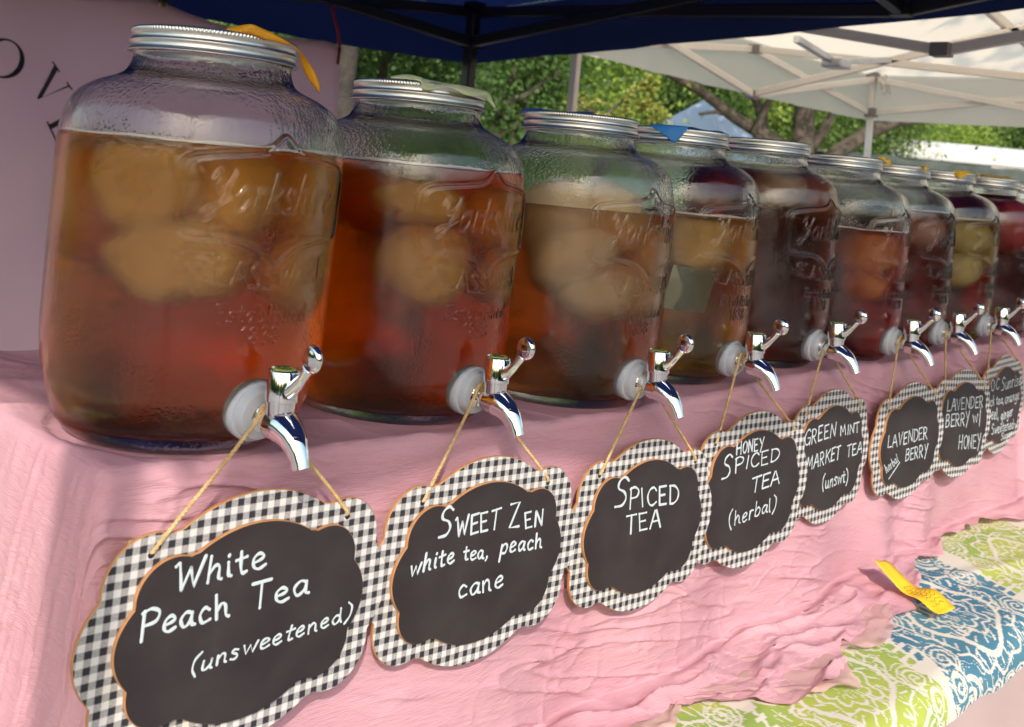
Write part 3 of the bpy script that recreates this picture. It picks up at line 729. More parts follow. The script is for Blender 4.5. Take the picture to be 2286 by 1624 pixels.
# each stroke: 'c' = curve through the points, 'l' = straight pieces
A_ = {
 'A': G(7, 'l 0 0 3 10 3.6 10 6.4 0', 'l 1.2 3.6 5.6 3.9'), 'B': G(6.4, 'l .4 10 .6 0', 'c .4 9.8 3.4 10 4.8 8.4 3.6 6 .8 5.3', 'c .8 5.3 4 5.2 5.6 3 4 .6 .4 .1'),
 'C': G(6.6, 'c 6 8.3 4.4 10 2 8.8 .6 5 1.8 1 4 .2 6.2 1.8'), 'D': G(6.8, 'l .6 10 .7 0', 'c .2 9.9 3.6 9.6 6 6.6 5.6 2.6 3 .2 .6 .1'),
 'E': G(6, 'l .6 10 .8 0', 'l .5 9.9 5 10.2', 'l .7 5.2 4.2 5.5', 'l .8 .1 5.2 .3'), 'G': G(7.2, 'c 6.2 8.4 4.4 10 2 8.8 .6 5 1.8 1 4.2 .1 6.2 1.6', 'l 3.8 4.4 6.6 4.5 6.4 -.4'),
 'H': G(7, 'l .7 10 .6 0', 'l 6 10.2 6 -.2', 'l .6 5 6 5.3'), 'I': G(2.6, 'l 1.2 9.6 1.2 .2'), 'K': G(6.4, 'l .7 10 .7 0', 'l 5.6 9.8 .9 4.6', 'l 2.2 5.8 5.9 0'),
 'L': G(5.8, 'l .8 10 .7 .2 5.4 .4'), 'M': G(8.4, 'l .4 0 1.2 10', 'l 1.2 10 4 3 7 10.2', 'l 7 10.2 7.8 0'), 'N': G(7, 'l .6 0 .8 10', 'l .8 10 5.8 .2', 'l 5.8 .2 6 10.2'),
 'O': G(7, 'c 3.2 10 .8 7.4 1 2.4 3.4 0 6 3 5.8 7.8 3.2 10'), 'P': G(6.2, 'l .7 10 .8 -.8', 'c .2 9.4 2.8 10.4 5.4 8.6 4.6 5.4 1 4.6'),
 'R': G(6.4, 'l .7 10 .8 0', 'c .3 9.8 3 10.2 5.2 8.2 4.2 5.4 1 5', 'l 2 5 5.8 -.2'), 'S': G(6, 'c 5.4 8.8 3.6 10.3 1.4 9 1.2 6.6 3.8 5 4.8 2.6 3.4 .4 .4 .2'),
 'T': G(6.4, 'l .2 9.8 6.2 10.2', 'l 3.2 10 3 -.6'), 'V': G(6.4, 'l .4 10 3 0 5.8 10.2'), 'W': G(9, 'c .2 9.2 1 10 1.4 8.6 2.6 .2', 'l 2.6 .2 4.6 7.4', 'l 4.6 7.4 6 .2 8.6 10.2'),
 'Y': G(6.2, 'l .4 10 2.8 5.4', 'l 5.8 10.4 2.2 -2.2'), 'Z': G(6.6, 'l .8 9.6 5.8 10 .6 .4 6 .2'),
 'a': G(5.6, 'c 4.6 5.2 2.6 6 .7 3.4 1.6 .2 3.6 1.6 4.6 5', 'c 4.6 5.4 4.4 1 5.4 .2'), 'b': G(5.2, 'l .8 10 .8 .4', 'c .8 3.6 2.6 5.8 4.6 4 3.8 .6 1.6 0 .8 1.2'),
 'c': G(4.8, 'c 4.2 5 2.6 6.2 .8 3.6 1.6 .2 4.4 .8'), 'd': G(5.6, 'c 4.4 5 2.4 5.8 .7 3 1.8 .1 3.8 1.4 4.5 4', 'c 4.7 10 4.5 3 5.2 .2'),
 'e': G(5, 'c .8 2.8 3.2 3.6 4.2 4.8 2.8 6.2 1 4.6 .9 1.4 2.4 0 4.6 1'), 'g': G(5.4, 'c 4.4 5.2 2.4 6 .8 3.4 1.8 .6 3.6 1.8 4.4 5', 'c 4.5 5.2 4.6 -2 3.4 -4 1.2 -3.2'),
 'h': G(5.4, 'l .9 10 .8 0', 'c .8 3 2.6 6 3.9 5 4 1 5 0'), 'i': G(2.4, 'c 1 5.8 1 1 1.8 .2', 'l 1.2 8.2 1.3 8.7'), 'k': G(5, 'l .8 10 .8 0', 'l 4.2 6 1 3', 'l 1.8 3.6 4.6 0'),
 'l': G(2.4, 'c 1.1 10 1 2 1.6 .1'), 'n': G(5.2, 'l .8 5.8 .8 0', 'c .8 3.4 2.6 6.2 3.9 5 4 1 4.8 .1'), 'o': G(5.2, 'c 2.4 6 .7 4 1 1 2.8 0 4.4 2.4 4 5.4 2.4 6'),
 'p': G(5.2, 'l .9 6 .6 -4', 'c .9 4.4 2.8 6.4 4.5 4.4 3.6 .8 .9 1'), 'r': G(3.8, 'l .8 5.8 .8 0', 'c .8 3.4 2 5.8 3.6 5.4'), 's': G(4.2, 'c 3.6 5.4 2 6.2 .9 4.6 2.8 3 3.4 1.2 2 -.1 .5 .6'),
 't': G(4, 'c 1.9 9 1.7 3 2.2 .3 3.6 .5', 'l .2 6 3.8 6.4'), 'u': G(5.2, 'c .7 5.8 .8 1 2.2 .1 4 2.4 4.3 5.8', 'c 4.3 5.8 4.2 1 4.9 .1'), 'w': G(6.6, 'l .4 5.8 1.8 .2 3.2 5 4.6 .2 6.2 6'),
 '(': G(3.6, 'c 3.2 11.4 1 8 .8 2.6 2.6 -2'), ')': G(3.6, 'c .4 11.4 2.6 8 2.6 2 .6 -2.4'), ',': G(2.2, 'c 1.2 .9 1.3 -.4 .6 -1.8'), '/': G(3, 'l 1.4 10.6 1 -2.6'),
 '1': G(3.6, 'l .6 7.6 2 9.6 2 0'), '8': G(5.4, 'c 2.6 9.8 .8 7.8 2.6 5.4 4.6 2.6 2.6 .1 .6 2.6 2.6 5.4 4.4 7.8 2.6 9.8'), '3': G(5, 'c .6 8.6 2.6 10 4.2 8 2.2 5.4', 'c 2.2 5.4 4.8 4 3.8 .6 .6 .8'),
}
def crom(P, k=5):
    P = np.asarray(P, float)
    if len(P) < 3: return P
    Q = np.vstack([2 * P[0] - P[1], P, 2 * P[-1] - P[-2]]); out = []
    for i in range(1, len(Q) - 2):
        p0, p1, p2, p3 = Q[i - 1:i + 3]
        for t in np.linspace(0, 1, k, endpoint=False):
            out.append(.5 * ((2 * p1) + (-p0 + p2) * t + (2 * p0 - 5 * p1 + 4 * p2 - p3) * t * t + (-p0 + 3 * p1 - 3 * p2 + p3) * t ** 3))
    out.append(P[-1]); return np.array(out)
def layout(text, jit=.0, seed=0, rot=0):
    r_ = random.Random(seed * 77 + len(text)); x = 0; st = []
    for ch in text:
        if ch == ' ': x += 3; continue
        adv, ss_ = A_[ch]; dy = r_.uniform(-jit, jit); sc_ = 1 + r_.uniform(-jit, jit) * .12; sx_, sl_, tl_ = r_.random(), r_.random(), r_.random()
        for q in ss_:
            k = q[0]; v_ = np.array(list(map(float, q[2:].split()))).reshape(-1, 2) * [1, sc_]
            if rot: v_ = v_ * [1 + (sx_ - .5) * .16, 1] + np.stack([v_[:, 1] * (sl_ - .5) * rot, v_[:, 0] * (tl_ - .5) * rot * .5], 1)
            v_ = v_ + [x, dy]
            st.append(crom(v_) if k == 'c' else v_)
        x += adv + .9
    x = max(x - 1.1, 1)
    for s_ in st: s_[:, 0] /= x; s_[:, 1] /= 10
    return st

# ================================================================== JARS
R_PROF = [(.0, .0060), (.055, .0055), (.070, .0030), (.0775, .0003), (.0820, .0015), (.0875, .0065), (.0925, .0150), (.0970, .0270), (.1000, .0370), (.1032, .0490), (.1056, .0640), (.1070, .0860), (.1076, .115), (.1082, .150), (.1086, .180), (.1088, .205),
          (.1083, .2200), (.1068, .2310), (.1035, .2430), (.0965, .2530), (.0845, .2610), (.0715, .2665), (.0652, .2705), (.0622, .2760), (.0608, .2810), (.0606, .2845), (.0616, .2862), (.0632, .2875), (.0630, .2890), (.0608, .2903), (.0595, .2925), (.0595, .3010), (.0575, .3020)]
def inner_prof():
    out = []
    for r, z in R_PROF:
        if z < .02: continue
        out.append((r - .0042, z))
    return [(0, .0135), (.050, .0130), (.072, .0125), (.082, .0160), (.0885, .0240)] + [p for p in out if p[1] > .03]
INN = inner_prof()
# embossing strokes on the front of the glass, s = arc length to the right, z = height
EMB = []
def shield(w, h, cz, sc_=1.0):
    """shield outline with a pointed crest above and below"""
    P = []
    q = [(-.02, .50 + .26), (-.18, .60), (-.40, .55), (-.72, .50), (-.92, .44), (-1, .30), (-1, 0), (-.97, -.34), (-.88, -.46), (-.62, -.48), (-.36, -.53), (-.16, -.64), (0, -.80)]
    L_ = crom([(x * w / 2 * sc_, cz + z * h * sc_) for x, z in q], 12)
    R_ = [(-x, z) for x, z in L_[::-1]]
    return np.vstack([L_, R_])
sh_w, sh_h, sh_z = .148, .060, .1845
OUT1 = shield(sh_w, sh_h, sh_z)
EMB.append((OUT1, .0016, .0022)); EMB.append((shield(sh_w, sh_h, sh_z, .93), .0010, .0009))
def place(text, s0, s1, z, h, wd, hh, slant=0, smile=0, seed=1):
    for st_ in layout(text, .0, seed):
        x = s0 + (s1 - s0) * st_[:, 0] + st_[:, 1] * h * slant; y = z + h * st_[:, 1] + smile * ((st_[:, 0] - .5) * 2) ** 2
        EMB.append((np.stack([x, y], 1), wd, hh))
A_['y'] = G(8, 'c .2 8 1.4 10 2.6 8.6 2.4 5.6 3.8 4.8 5.8 7 6.6 10', 'c 6.8 10 5.4 4 3.6 -1 1.4 -3 0 -1.6 1.6 .4 5 1.6 7.4 3')
place('yorkshire', -.056, .054, .1765, .027, .0010, .0015, .22)
place('GLASSWARE', -.056, .056, .1225, .016, .0010, .0015, 0, .007)
place('Established', -.041, .036, .0985, .012, .0008, .0012, .1)
place('1838', -.021, .010, .0825, .013, .0009, .0012)
def emboss(Sg, Zg):
    disp = np.zeros(Sg.shape); flat = np.stack([Sg.ravel(), Zg.ravel()], 1)
    for pts, wd, hh in EMB:
        seg = pts; lo = seg.min(0) - .004; hi = seg.max(0) + .004
        m_ = (flat[:, 0] > lo[0]) & (flat[:, 0] < hi[0]) & (flat[:, 1] > lo[1]) & (flat[:, 1] < hi[1])
        q = flat[m_]
        if not len(q): continue
        dmin = np.full(len(q), 1.)
        for a_, b_ in zip(seg[:-1], seg[1:]):
            ab = b_ - a_; t_ = np.clip(((q - a_) @ ab) / (ab @ ab + 1e-12), 0, 1); dd = np.hypot(*(q - a_ - t_[:, None] * ab).T); dmin = np.minimum(dmin, dd)
        val = hh * np.exp(-(dmin / wd) ** 2)
        dv = disp.ravel(); cur = dv[m_]; dv[m_] = np.maximum(cur, val); disp = dv.reshape(Sg.shape)
    return disp
def jar_meshes():
    zs_p = np.array(R_PROF)
    # parameter along the profile
    seg = np.r_[0, np.cumsum(np.hypot(*np.diff(zs_p, axis=0).T))]
    pp = crom(zs_p, 8); pseg = np.r_[0, np.cumsum(np.hypot(*np.diff(pp, axis=0).T))]
    def path(step_fn):
        out = [0.]; 
        while out[-1] < pseg[-1]: 
            z = np.interp(out[-1], pseg, pp[:, 1]); out.append(out[-1] + step_fn(z, np.interp(out[-1], pseg, pp[:, 0])))
        u = np.array(out[:-1] + [pseg[-1]]); return np.interp(u, pseg, pp[:, 0]), np.interp(u, pseg, pp[:, 1])
    r, z = path(lambda z, r_: .0007 if .078 < z < .236 and r_ > .1 else .0022)
    half = .80 # radians of fine mesh to either side of the front
    tf = np.linspace(-half, half, 230); tc = np.linspace(half, 2 * np.pi - half, 84)[1:-1]
    th = np.concatenate([tf, tc]) - np.pi / 2
    Sg = np.broadcast_to((np.concatenate([tf, tc]) * .108)[None], (len(r), len(th))); Zg = np.broadcast_to(z[:, None], Sg.shape)
    e = emboss(np.where(Sg > half * .108, 9, Sg), Zg)
    # slow unevenness of pressed glass, and the flattened label panel inside the shield
    wob = .00035 * (fbm(np.cos(th)[None] * 9 + 20, Zg * 60 + np.sin(th)[None] * 9, 5) - .5) * 2 * (Zg > .03) * (Zg < .262)
    Rr = r[:, None] + e + wob
    # mould seam at the sides of the neck
    V = np.stack([Rr * np.cos(th), Rr * np.sin(th), Zg], -1)
    nv_ = V.reshape(-1, 3); F = gridfaces(len(r), len(th), True)[:, ::-1]
    # the inner wall
    ip = crom(np.array(INN), 5); ni = 96; ti = np.linspace(0, 2 * np.pi, ni, endpoint=False)
    wob2 = 1 + .004 * np.sin(ti * 3 + 1)[None] + .003 * np.sin(ti * 7)[None] * np.sin(ip[:, 1] * 90)[:, None]
    Vi = np.stack([ip[:, 0][:, None] * np.cos(ti) * wob2, ip[:, 0][:, None] * np.sin(ti) * wob2, np.broadcast_to(ip[:, 1][:, None], (len(ip), ni))], -1).reshape(-1, 3)
    Fi = gridfaces(len(ip), ni, True) + len(nv_)
    return nv_, F, Vi, Fi
nvv, Fo, Vi, Fi = jar_meshes()
# faces flipped so that normals point out of the glass
me_jar = raw('glass_jar', np.concatenate([nvv, Vi]), np.concatenate([Fo[:, ::-1] if False else Fo, Fi]), True)
import bmesh
m_glass = mat('jar_glass', (.96, .98, .97), .015, 0, .5, Transmission_Weight=1.0, IOR=1.38)
v = coords(m_glass)
vo = N(m_glass, 'ShaderNodeTexVoronoi'); vo.inputs['Scale'].default_value = 300; L(m_glass, v, vo.inputs['Vector'])
drop = math_(m_glass, 'SUBTRACT', .55, vo.outputs['Distance']); drop = math_(m_glass, 'MAXIMUM', drop, 0)
patch = ramp(m_glass, noise(m_glass, v, 13, 4), [(.45, (0, 0, 0)), (.62, (1, 1, 1))])
drop = math_(m_glass, 'MULTIPLY', drop, patch)
run = noise(m_glass, coords(m_glass, (260, 260, 14)), 1, 3)
bn = bump(m_glass, drop, .34, .0013); bn = bump(m_glass, run, .20, .0012, bn); bn = bump(m_glass, noise(m_glass, v, 45, 2), .10, .002, bn)
L(m_glass, bn, bsdf(m_glass).inputs['Normal'])
L(m_glass, ramp(m_glass, noise(m_glass, v, 22, 3), [(.42, (.01,) * 3), (.68, (.12,) * 3)]), bsdf(m_glass).inputs['Roughness'])

m_lid = mat('lid_metal', (.66, .64, .60), .36, 1)
L(m_lid, bump(m_lid, noise(m_lid, coords(m_lid, (8, 8, 300)), 1, 2), .05, .001), bsdf(m_lid).inputs['Normal'])
def lid_mesh():
    prof = [(.0, .3032, 0), (.040, .3032, 0), (.054, .3030, 0), (.0575, .3042, 0), (.0608, .3046, 0), (.0624, .3040, 1), (.0630, .3030, 1), (.0632, .3012, 1), (.0629, .3002, 0), (.0626, .2998, 0),
            (.0626, .2962, 0), (.0630, .2954, 0), (.0640, .2946, 0), (.0642, .2936, 0), (.0634, .2926, 0), (.0632, .2918, 0), (.0633, .2892, 0), (.0640, .2880, 0), (.0657, .2868, 0), (.0659, .2861, 0), (.0652, .2858, 0), (.0628, .2872, 0), (.0615, .2885, 0), (.0612, .300, 0)]
    n = 560; t = np.linspace(0, 2 * np.pi, n, endpoint=False); p = np.array(prof)
    kn = .00055 * np.sign(np.sin(t * 140)) * np.abs(np.sin(t * 140)) ** .5
    r = p[:, 0][:, None] + p[:, 2][:, None] * kn[None]
    V = np.stack([r * np.cos(t), r * np.sin(t), np.broadcast_to(p[:, 1][:, None], r.shape)], -1).reshape(-1, 3)
    return raw('lid', V, gridfaces(len(p), n, True)[:, ::-1], True)
me_lid = lid_mesh(); me_lid.materials.append(m_lid); me_jar.materials.append(m_glass)

# spigot: turned and swept chrome parts; local frame: origin on the glass, -Y outwards
m_chrome = mat('chrome', (.86, .86, .87), .045, 1)
m_gasket = mat('milky_silicone', (.44, .46, .51), .38, 0, .5, Subsurface_Weight=.4, Subsurface_Scale=.006)
m_capgreen = mat('lime_cap_label', (.42, .46, .08), .5)
def sm(me, a=40): autosmooth(me, a); return me
b = MB(); b.lathe([(0, -.006), (.0215, -.006), (.0222, .002), (.0222, .0060), (.0212, .0078), (.0196, .0082), (.0188, .0100), (.0186, .0130), (.0176, .0148), (.0120, .0150), (0, .0150)], 40, 'Y')
me_gasket = sm(b.mesh('gasket')); me_gasket.materials.append(m_gasket)
b = MB(); b.lathe([(0, .0140), (.0140, .0142), (.0142, .0160), (.0134, .0166), (.0140, .0175), (.0140, .0190), (.0110, .0200), (.0090, .0206), (.0072, .0212), (.0068, .0300), (.0072, .0400), (0, .0400)], 40, 'Y')
me_nut = sm(b.mesh('nut')); me_nut.materials.append(m_chrome)
CY = -.0395
# spout: swept tube that swells under the body, then curves out and down
b = MB()
pts = crom([(0, -.0265, -.001), (0, -.034, -.0030), (0, -.0440, -.0035), (0, -.0550, -.0080), (0, -.0635, -.0165), (0, -.0690, -.0270)], 7)
rr2 = np.interp(np.linspace(0, 1, len(pts)), [0, .2, .42, .65, .85, 1], [.0078, .0118, .0120, .0095, .0072, .0062])
b.tube(pts, rr2, 26, True)
me_spout = sm(b.mesh('spout'), 50); me_spout.materials.append(m_chrome)
b = MB(); b.lathe([(0, -.002), (.0098, -.001), (.0102, .009), (.0104, .0125), (.0116, .0132), (.0118, .0145), (.0116, .0165), (.0112, .0335), (.0106, .0348), (.0098, .0352), (.0098, .0346), (0, .0346)], 40, 'Z', (0, CY, 0))
me_body = sm(b.mesh('tap_body')); me_body.materials.append(m_chrome)
b = MB(); b.lathe([(0, .0354), (.0074, .0354), (.0078, .0350), (.0078, .0345)], 28, 'Z', (0, CY, 0))
me_capl = sm(b.mesh('cap_label')); me_capl.materials.append(m_capgreen)
b = MB(); b.tube([(.0048 * math.cos(a), CY + .0048 * math.sin(a), .0357) for a in np.linspace(0.3, 5.2, 16)], .0007, 5)
b.tube([(-.002, CY, .0357), (.003, CY + .001, .0357)], .0006, 5)
me_capm = b.mesh('cap_mark'); me_capm.materials.append(mat('dark_cap_print', (.05, .07, .02), .6))
# lever with a round disc knob
b = MB()
pts = crom([(0, CY - .004, .0200), (0, CY - .012, .0240), (0, CY - .020, .0320), (0, CY - .0262, .0405)], 6)
b.tube(pts, np.interp(np.linspace(0, 1, len(pts)), [0, .35, .7, 1], [.0078, .0050, .0036, .0042]), 18, True, 1.0)
me_lever = sm(b.mesh('lever'), 50); me_lever.materials.append(m_chrome)
b = MB(); n1, n2 = 20, 28
cc = np.array([0, CY - .0300, .0475]); V = []
for i in range(n1 + 1):
    a = math.pi * i / n1
    for j in range(n2):
        t = 2 * math.pi * j / n2
        x = math.cos(a) * .0040 * (1 if abs(math.cos(a)) < .7 else .86); y = math.sin(a) * math.cos(t) * .0094; z = math.sin(a) * math.sin(t) * .0098
        V.append(cc + np.array([x * 1.15, y, z]))
me_knob = raw('knob', V, gridfaces(n1 + 1, n2, True), True); me_knob.materials.append(m_chrome)

def liquid_mat(name, col, dens, scat=None, rough=0.16):
    m = mat(name, (1, 1, 1), rough, 0, .5, Transmission_Weight=1.0, IOR=1.33)
    nt = m.node_tree
    if scat:
        pv = N(m, 'ShaderNodeVolumeScatter')
        pv.inputs[0].default_value = (*scat[0], 1); pv.inputs[1].default_value = scat[1]; pv.inputs[2].default_value = .3
        ab = N(m, 'ShaderNodeVolumeAbsorption'); ab.inputs[0].default_value = (*col, 1); ab.inputs[1].default_value = dens
        ad = N(m, 'ShaderNodeAddShader'); L(m, pv.outputs[0], ad.inputs[0]); L(m, ab.outputs[0], ad.inputs[1]); L(m, ad.outputs[0], nt.nodes['Material Output'].inputs['Volume'])
    else:
        ab = N(m, 'ShaderNodeVolumeAbsorption'); ab.inputs[0].default_value = (*col, 1); ab.inputs[1].default_value = dens
        L(m, ab.outputs[0], nt.nodes['Material Output'].inputs['Volume'])
    return m
def liquid_mesh(level, seed):
    ip = crom(np.array(INN), 5); ip = ip[ip[:, 1] < level]
    r_top = np.interp(level, np.array(INN)[3:, 1], np.array(INN)[3:, 0])
    pr = [(max(0, r + .0007), z - .0007) for r, z in ip] + [(r_top + .0007, level), (r_top * .985, level - .0012), (r_top * .6, level - .0014), (0, level - .0014)]
    p = np.array(pr); n = 80; t = np.linspace(0, 2 * np.pi, n, endpoint=False)
    V = np.stack([p[:, 0][:, None] * np.cos(t), p[:, 0][:, None] * np.sin(t), np.broadcast_to(p[:, 1][:, None], (len(p), n))], -1)
    return raw('liquid', V.reshape(-1, 3), gridfaces(len(p), n, True)[:, ::-1], True)
def blob_mesh(seed, rad_, at_c, at_top):
    """a rounded, slowly melting lump kept inside the glass"""
    n1, n2 = 14, 20; a = np.linspace(0, np.pi, n1)[:, None]; t = np.linspace(0, 2 * np.pi, n2, endpoint=False)[None]
    D = np.stack([np.sin(a) * np.cos(t), np.sin(a) * np.sin(t), np.cos(a) + 0 * t], -1)
    r_ = np.random.default_rng(seed); M_ = 1 + .06 * np.sin(D @ r_.normal(size=3) * 2.2 + r_.uniform(0, 6)) + .03 * np.sin(D @ r_.normal(size=3) * 4 + r_.uniform(0, 6))
    Vs_, Fs_, al = [], [], []
    for q, (sc_, alp) in enumerate(((1.0, .09), (.95, .16), (.90, .25), (.85, .35), (.79, .48), (.72, .64), (.64, .85), (.55, 1.0))):   # cloudier and cloudier towards the core
        P_ = D * (M_ ** (1 + .2 * q))[..., None] * np.array(rad_) * sc_ + np.array(at_c)
        rc = np.hypot(P_[..., 0], P_[..., 1]); lim = .1005 - .0016 * q; k_ = np.where(rc > lim, lim / rc, 1); P_[..., 0] *= k_; P_[..., 1] *= k_
        P_[..., 2] = np.minimum(P_[..., 2], at_top - .0010 * q)
        Vs_.append((P_ - np.array(at_c)).reshape(-1, 3)); Fs_.append(gridfaces(n1, n2, True)[:, ::-1] + q * n1 * n2); al += [alp] * (n1 * n2)
    me = raw('ice_lump', np.concatenate(Vs_), np.concatenate(Fs_), True)
    at_ = me.attributes.new('cloud', 'FLOAT', 'POINT'); at_.data.foreach_set('value', np.array(al, np.float32)); return me
def cloud_mat(name, c, rad_=None):
    """cloudy ice: layer over layer of thin fog, so it has no hard rim in the tea"""
    m = mat(name, c, .8, 0, .0); nt = m.node_tree
    tr = N(m, 'ShaderNodeBsdfTranslucent'); tr.inputs[0].default_value = (*c, 1); mx = N(m, 'ShaderNodeMixShader'); mx.inputs[0].default_value = .12
    df = N(m, 'ShaderNodeBsdfDiffuse'); df.inputs[0].default_value = (*c, 1)
    L(m, df.outputs[0], mx.inputs[1]); L(m, tr.outputs[0], mx.inputs[2]); nt.nodes.remove(bsdf(m))
    tp = N(m, 'ShaderNodeBsdfTransparent'); m2 = N(m, 'ShaderNodeMixShader'); at_ = N(m, 'ShaderNodeAttribute', attribute_name='cloud')
    nz = noise(m, coords(m), 40, 3); f = math_(m, 'MULTIPLY', at_.outputs['Fac'], math_(m, 'ADD', math_(m, 'MULTIPLY', nz, .9), .55))
    L(m, f, m2.inputs[0]); L(m, tp.outputs[0], m2.inputs[1]); L(m, mx.outputs[0], m2.inputs[2]); L(m, m2.outputs[0], nt.nodes['Material Output'].inputs['Surface'])
    return m
def ice_mat(name, c):
    m = mat(name, c, .5, 0, .2, Subsurface_Weight=0.0)
    cloth_thin(m, (c, .35)); return m
m_ice_w = ice_mat('cloudy_ice', (.93, .90, .84))
m_foam = mat('pale_foam', (.60, .50, .47), .6)

jars = [
 # label, level, colour, density, lumps (x, y, z, rx, ry, rz), lump tint
 ('first and largest looking jar dispenser, amber peach tea, orange ribbon on its lid', .2200, (.945, .705, .12), 38, [(-.066, -.042, .188, .042, .044, .040), (-.014, -.058, .184, .048, .044, .042), (.050, -.058, .186, .040, .038, .038), (-.042, -.054, .140, .058, .046, .036), (.040, -.066, .132, .033, .033, .042), (-.05, .03, .17, .045, .045, .045)], (1, .60, .18)),
 ('second jar dispenser from the left, amber tea, pale green paper on its lid', .2290, (.943, .67, .12), 42, [(-.040, -.056, .196, .044, .040, .022), (-.030, -.056, .142, .046, .042, .044), (.040, -.054, .182, .040, .040, .034), (.046, -.062, .134, .032, .034, .032), (.0, .03, .19, .04, .04, .03)], (1, .62, .20)),
 ('third jar dispenser, brown tea crowded to the shoulder with tall pale cloudy ice', .2060, (.900, .66, .38), 34, [(-.050, -.040, .160, .048, .050, .048), (-.005, -.048, .196, .048, .046, .042), (-.02, -.056, .125, .060, .042, .036), (.040, -.050, .155, .046, .046, .044), (.030, -.054, .115, .040, .040, .030), (-.045, -.02, .190, .046, .050, .044)], (1, .76, .48)),
 ('fourth jar dispenser with a grey tea bag and a blue pennant on its lid', .2020, (.940, .76, .40), 34, [(-.030, -.048, .172, .056, .050, .050), (.045, -.048, .168, .042, .044, .042), (.0, .02, .15, .05, .05, .04)], (1, .68, .30)),
 ('fifth jar dispenser, very dark brown tea filled up to the neck', .2610, (.86, .60, .34), 56, [(-.034, -.046, .238, .034, .036, .026), (.034, -.046, .226, .038, .040, .028)], (1, .93, .82)),
 ('sixth jar dispenser with orange red fruit pieces in dark red tea', .1960, (.93, .50, .20), 42, [(-.026, -.056, .160, .050, .046, .044), (.046, -.054, .160, .034, .038, .044), (-.020, -.06, .115, .040, .036, .030)], (1, .52, .24)),
 ('seventh jar dispenser filled with reddish brown berry tea', .2300, (.84, .52, .40), 44, [(-.01, -.050, .195, .05, .045, .036)], (1, .85, .75)),
 ('eighth jar dispenser holding cloudy yellow green tea', .2200, (.88, .78, .40), 42, [(-.020, -.046, .185, .060, .050, .044), (.04, -.048, .165, .044, .044, .04), (-.030, -.056, .130, .044, .040, .036)], (1, .80, .42)),
 ('ninth jar dispenser filled to the neck with deep crimson tea', .2700, (.90, .20, .22), 46, [(-.01, -.050, .205, .05, .045, .05)], (1, .6, .6)),
 ('tenth jar dispenser, only a sliver visible at the right edge', .2400, (.80, .38, .28), 60, [], (.9, .5, .3)),
]
SCAT = dict.fromkeys(range(10))
for k, (lab, lev, colr_, dens, ice, sct) in enumerate(jars):
    x, y, z = float(JX[k]), float(JY[k]), float(JZ[k])
    yaw = (.0, .02, -.03, .03, -.02, .02, .0, -.02, .02, 0)[k]
    T = thing('drink_dispenser', lab, 'drink dispenser', (x, y, z), (0, 0, yaw), 'glass jar drink dispensers in a row')
    o = ob('glass_jar', me_jar, None, T)
    o = ob('lid', me_lid, None, T); o.rotation_euler = (0, 0, k * .7); o.location = (0, 0, 0)
    lm = liquid_mat('tea_%s' % 'abcdefghij'[k], colr_, dens, SCAT[k])
    ob('tea', liquid_mesh(lev, k), lm, T)
    im = cloud_mat('cloudy_ice', sct)
    for j, (a_, b_, c_, r1, r2, r3) in enumerate(ice):
        me = blob_mesh(k * 10 + j, (r1, r2, r3), (a_, b_, c_), (lev - .003) if k != 2 else (.236 if j in (1, 5) else .204)); i_ = ob('ice_lump', me, im, T); i_.location = (a_, b_, c_)
    # froth ring where the tea meets the glass
    r_top = float(np.interp(lev, np.array(INN)[3:, 1], np.array(INN)[3:, 0]))
    if k not in (4, 8, 9, 2):
        bb = MB(); t = np.linspace(0, 2 * np.pi, 120); rn = np.random.default_rng(k)
        bb.tube([((r_top - .0020) * math.cos(a_), (r_top - .0020) * math.sin(a_), lev + .0010 + .0005 * math.sin(a_ * 9)) for a_ in t], .0010 + .0009 * vnoise(t * 4, t * 0, k), 6, False); bb.build('froth_ring', m_foam, T, True)
    # spigot: sub-parts below one tap
    tap = ob('gasket', me_gasket, None, T); tap.name = 'gasket'; tap.location = (.002, -.0955, .0350); tap.rotation_euler = (rad(6), 0, 0)
    sp = ob('tap', me_body, None, T); sp.location = (.002, -.0900, .0350)
    for nm, me in (('nut', me_nut), ('spout', me_spout), ('cap_label', me_capl), ('cap_mark', me_capm), ('lever', me_lever), ('knob', me_knob)):
        ob(nm, me, None, sp)
    if k == 1:
        pass
# tea bag in the fourth jar
b = MB(); g = []
n = 14
for i in range(n):
    for j in range(n):
        u_, v_ = i / (n - 1) * 2 - 1, j / (n - 1) * 2 - 1
        g.append((u_ * .034 + .012 * v_, -.060 + .006 * math.sin(u_ * 2), v_ * .026 - .010 * u_))
g = np.array(g); th = .007 * np.array([(1 - (i / 6.5 - 1) ** 2) * (1 - (j / 6.5 - 1) ** 2) for i in range(n) for j in range(n)])
f_ = g + np.stack([0 * th, -th, 0 * th], 1); bk = g + np.stack([0 * th, th, 0 * th], 1)
me = raw('tea_bag', np.concatenate([f_, bk]), np.concatenate([gridfaces(n, n), gridfaces(n, n)[:, ::-1] + n * n]), True)
o = ob('tea_bag', me, mat('wet_tea_bag', (.15, .14, .09), .8)); o.scale = (.9, .9, .9); o.location = (float(JX[3]) - .040, float(JY[3]) - .022, .112); o.rotation_euler = (0, rad(-12), rad(-22))
tag(o, 'wet grey green tea bag floating inside the fourth jar', 'tea bag')

# ------------------------------------------------------------------ paper ribbons on the lids
m_or = mat('orange_paper', (.82, .40, .015), .5); cloth_thin(m_or, ((.9, .45, .02), .35))
m_pg = mat('pale_green_paper', (.62, .66, .42), .6); cloth_thin(m_pg, ((.7, .75, .45), .3))
m_bl = mat('blue_paper', (.02, .19, .52), .6); m_db = mat('dark_blue_paper', (.015, .06, .25), .6)
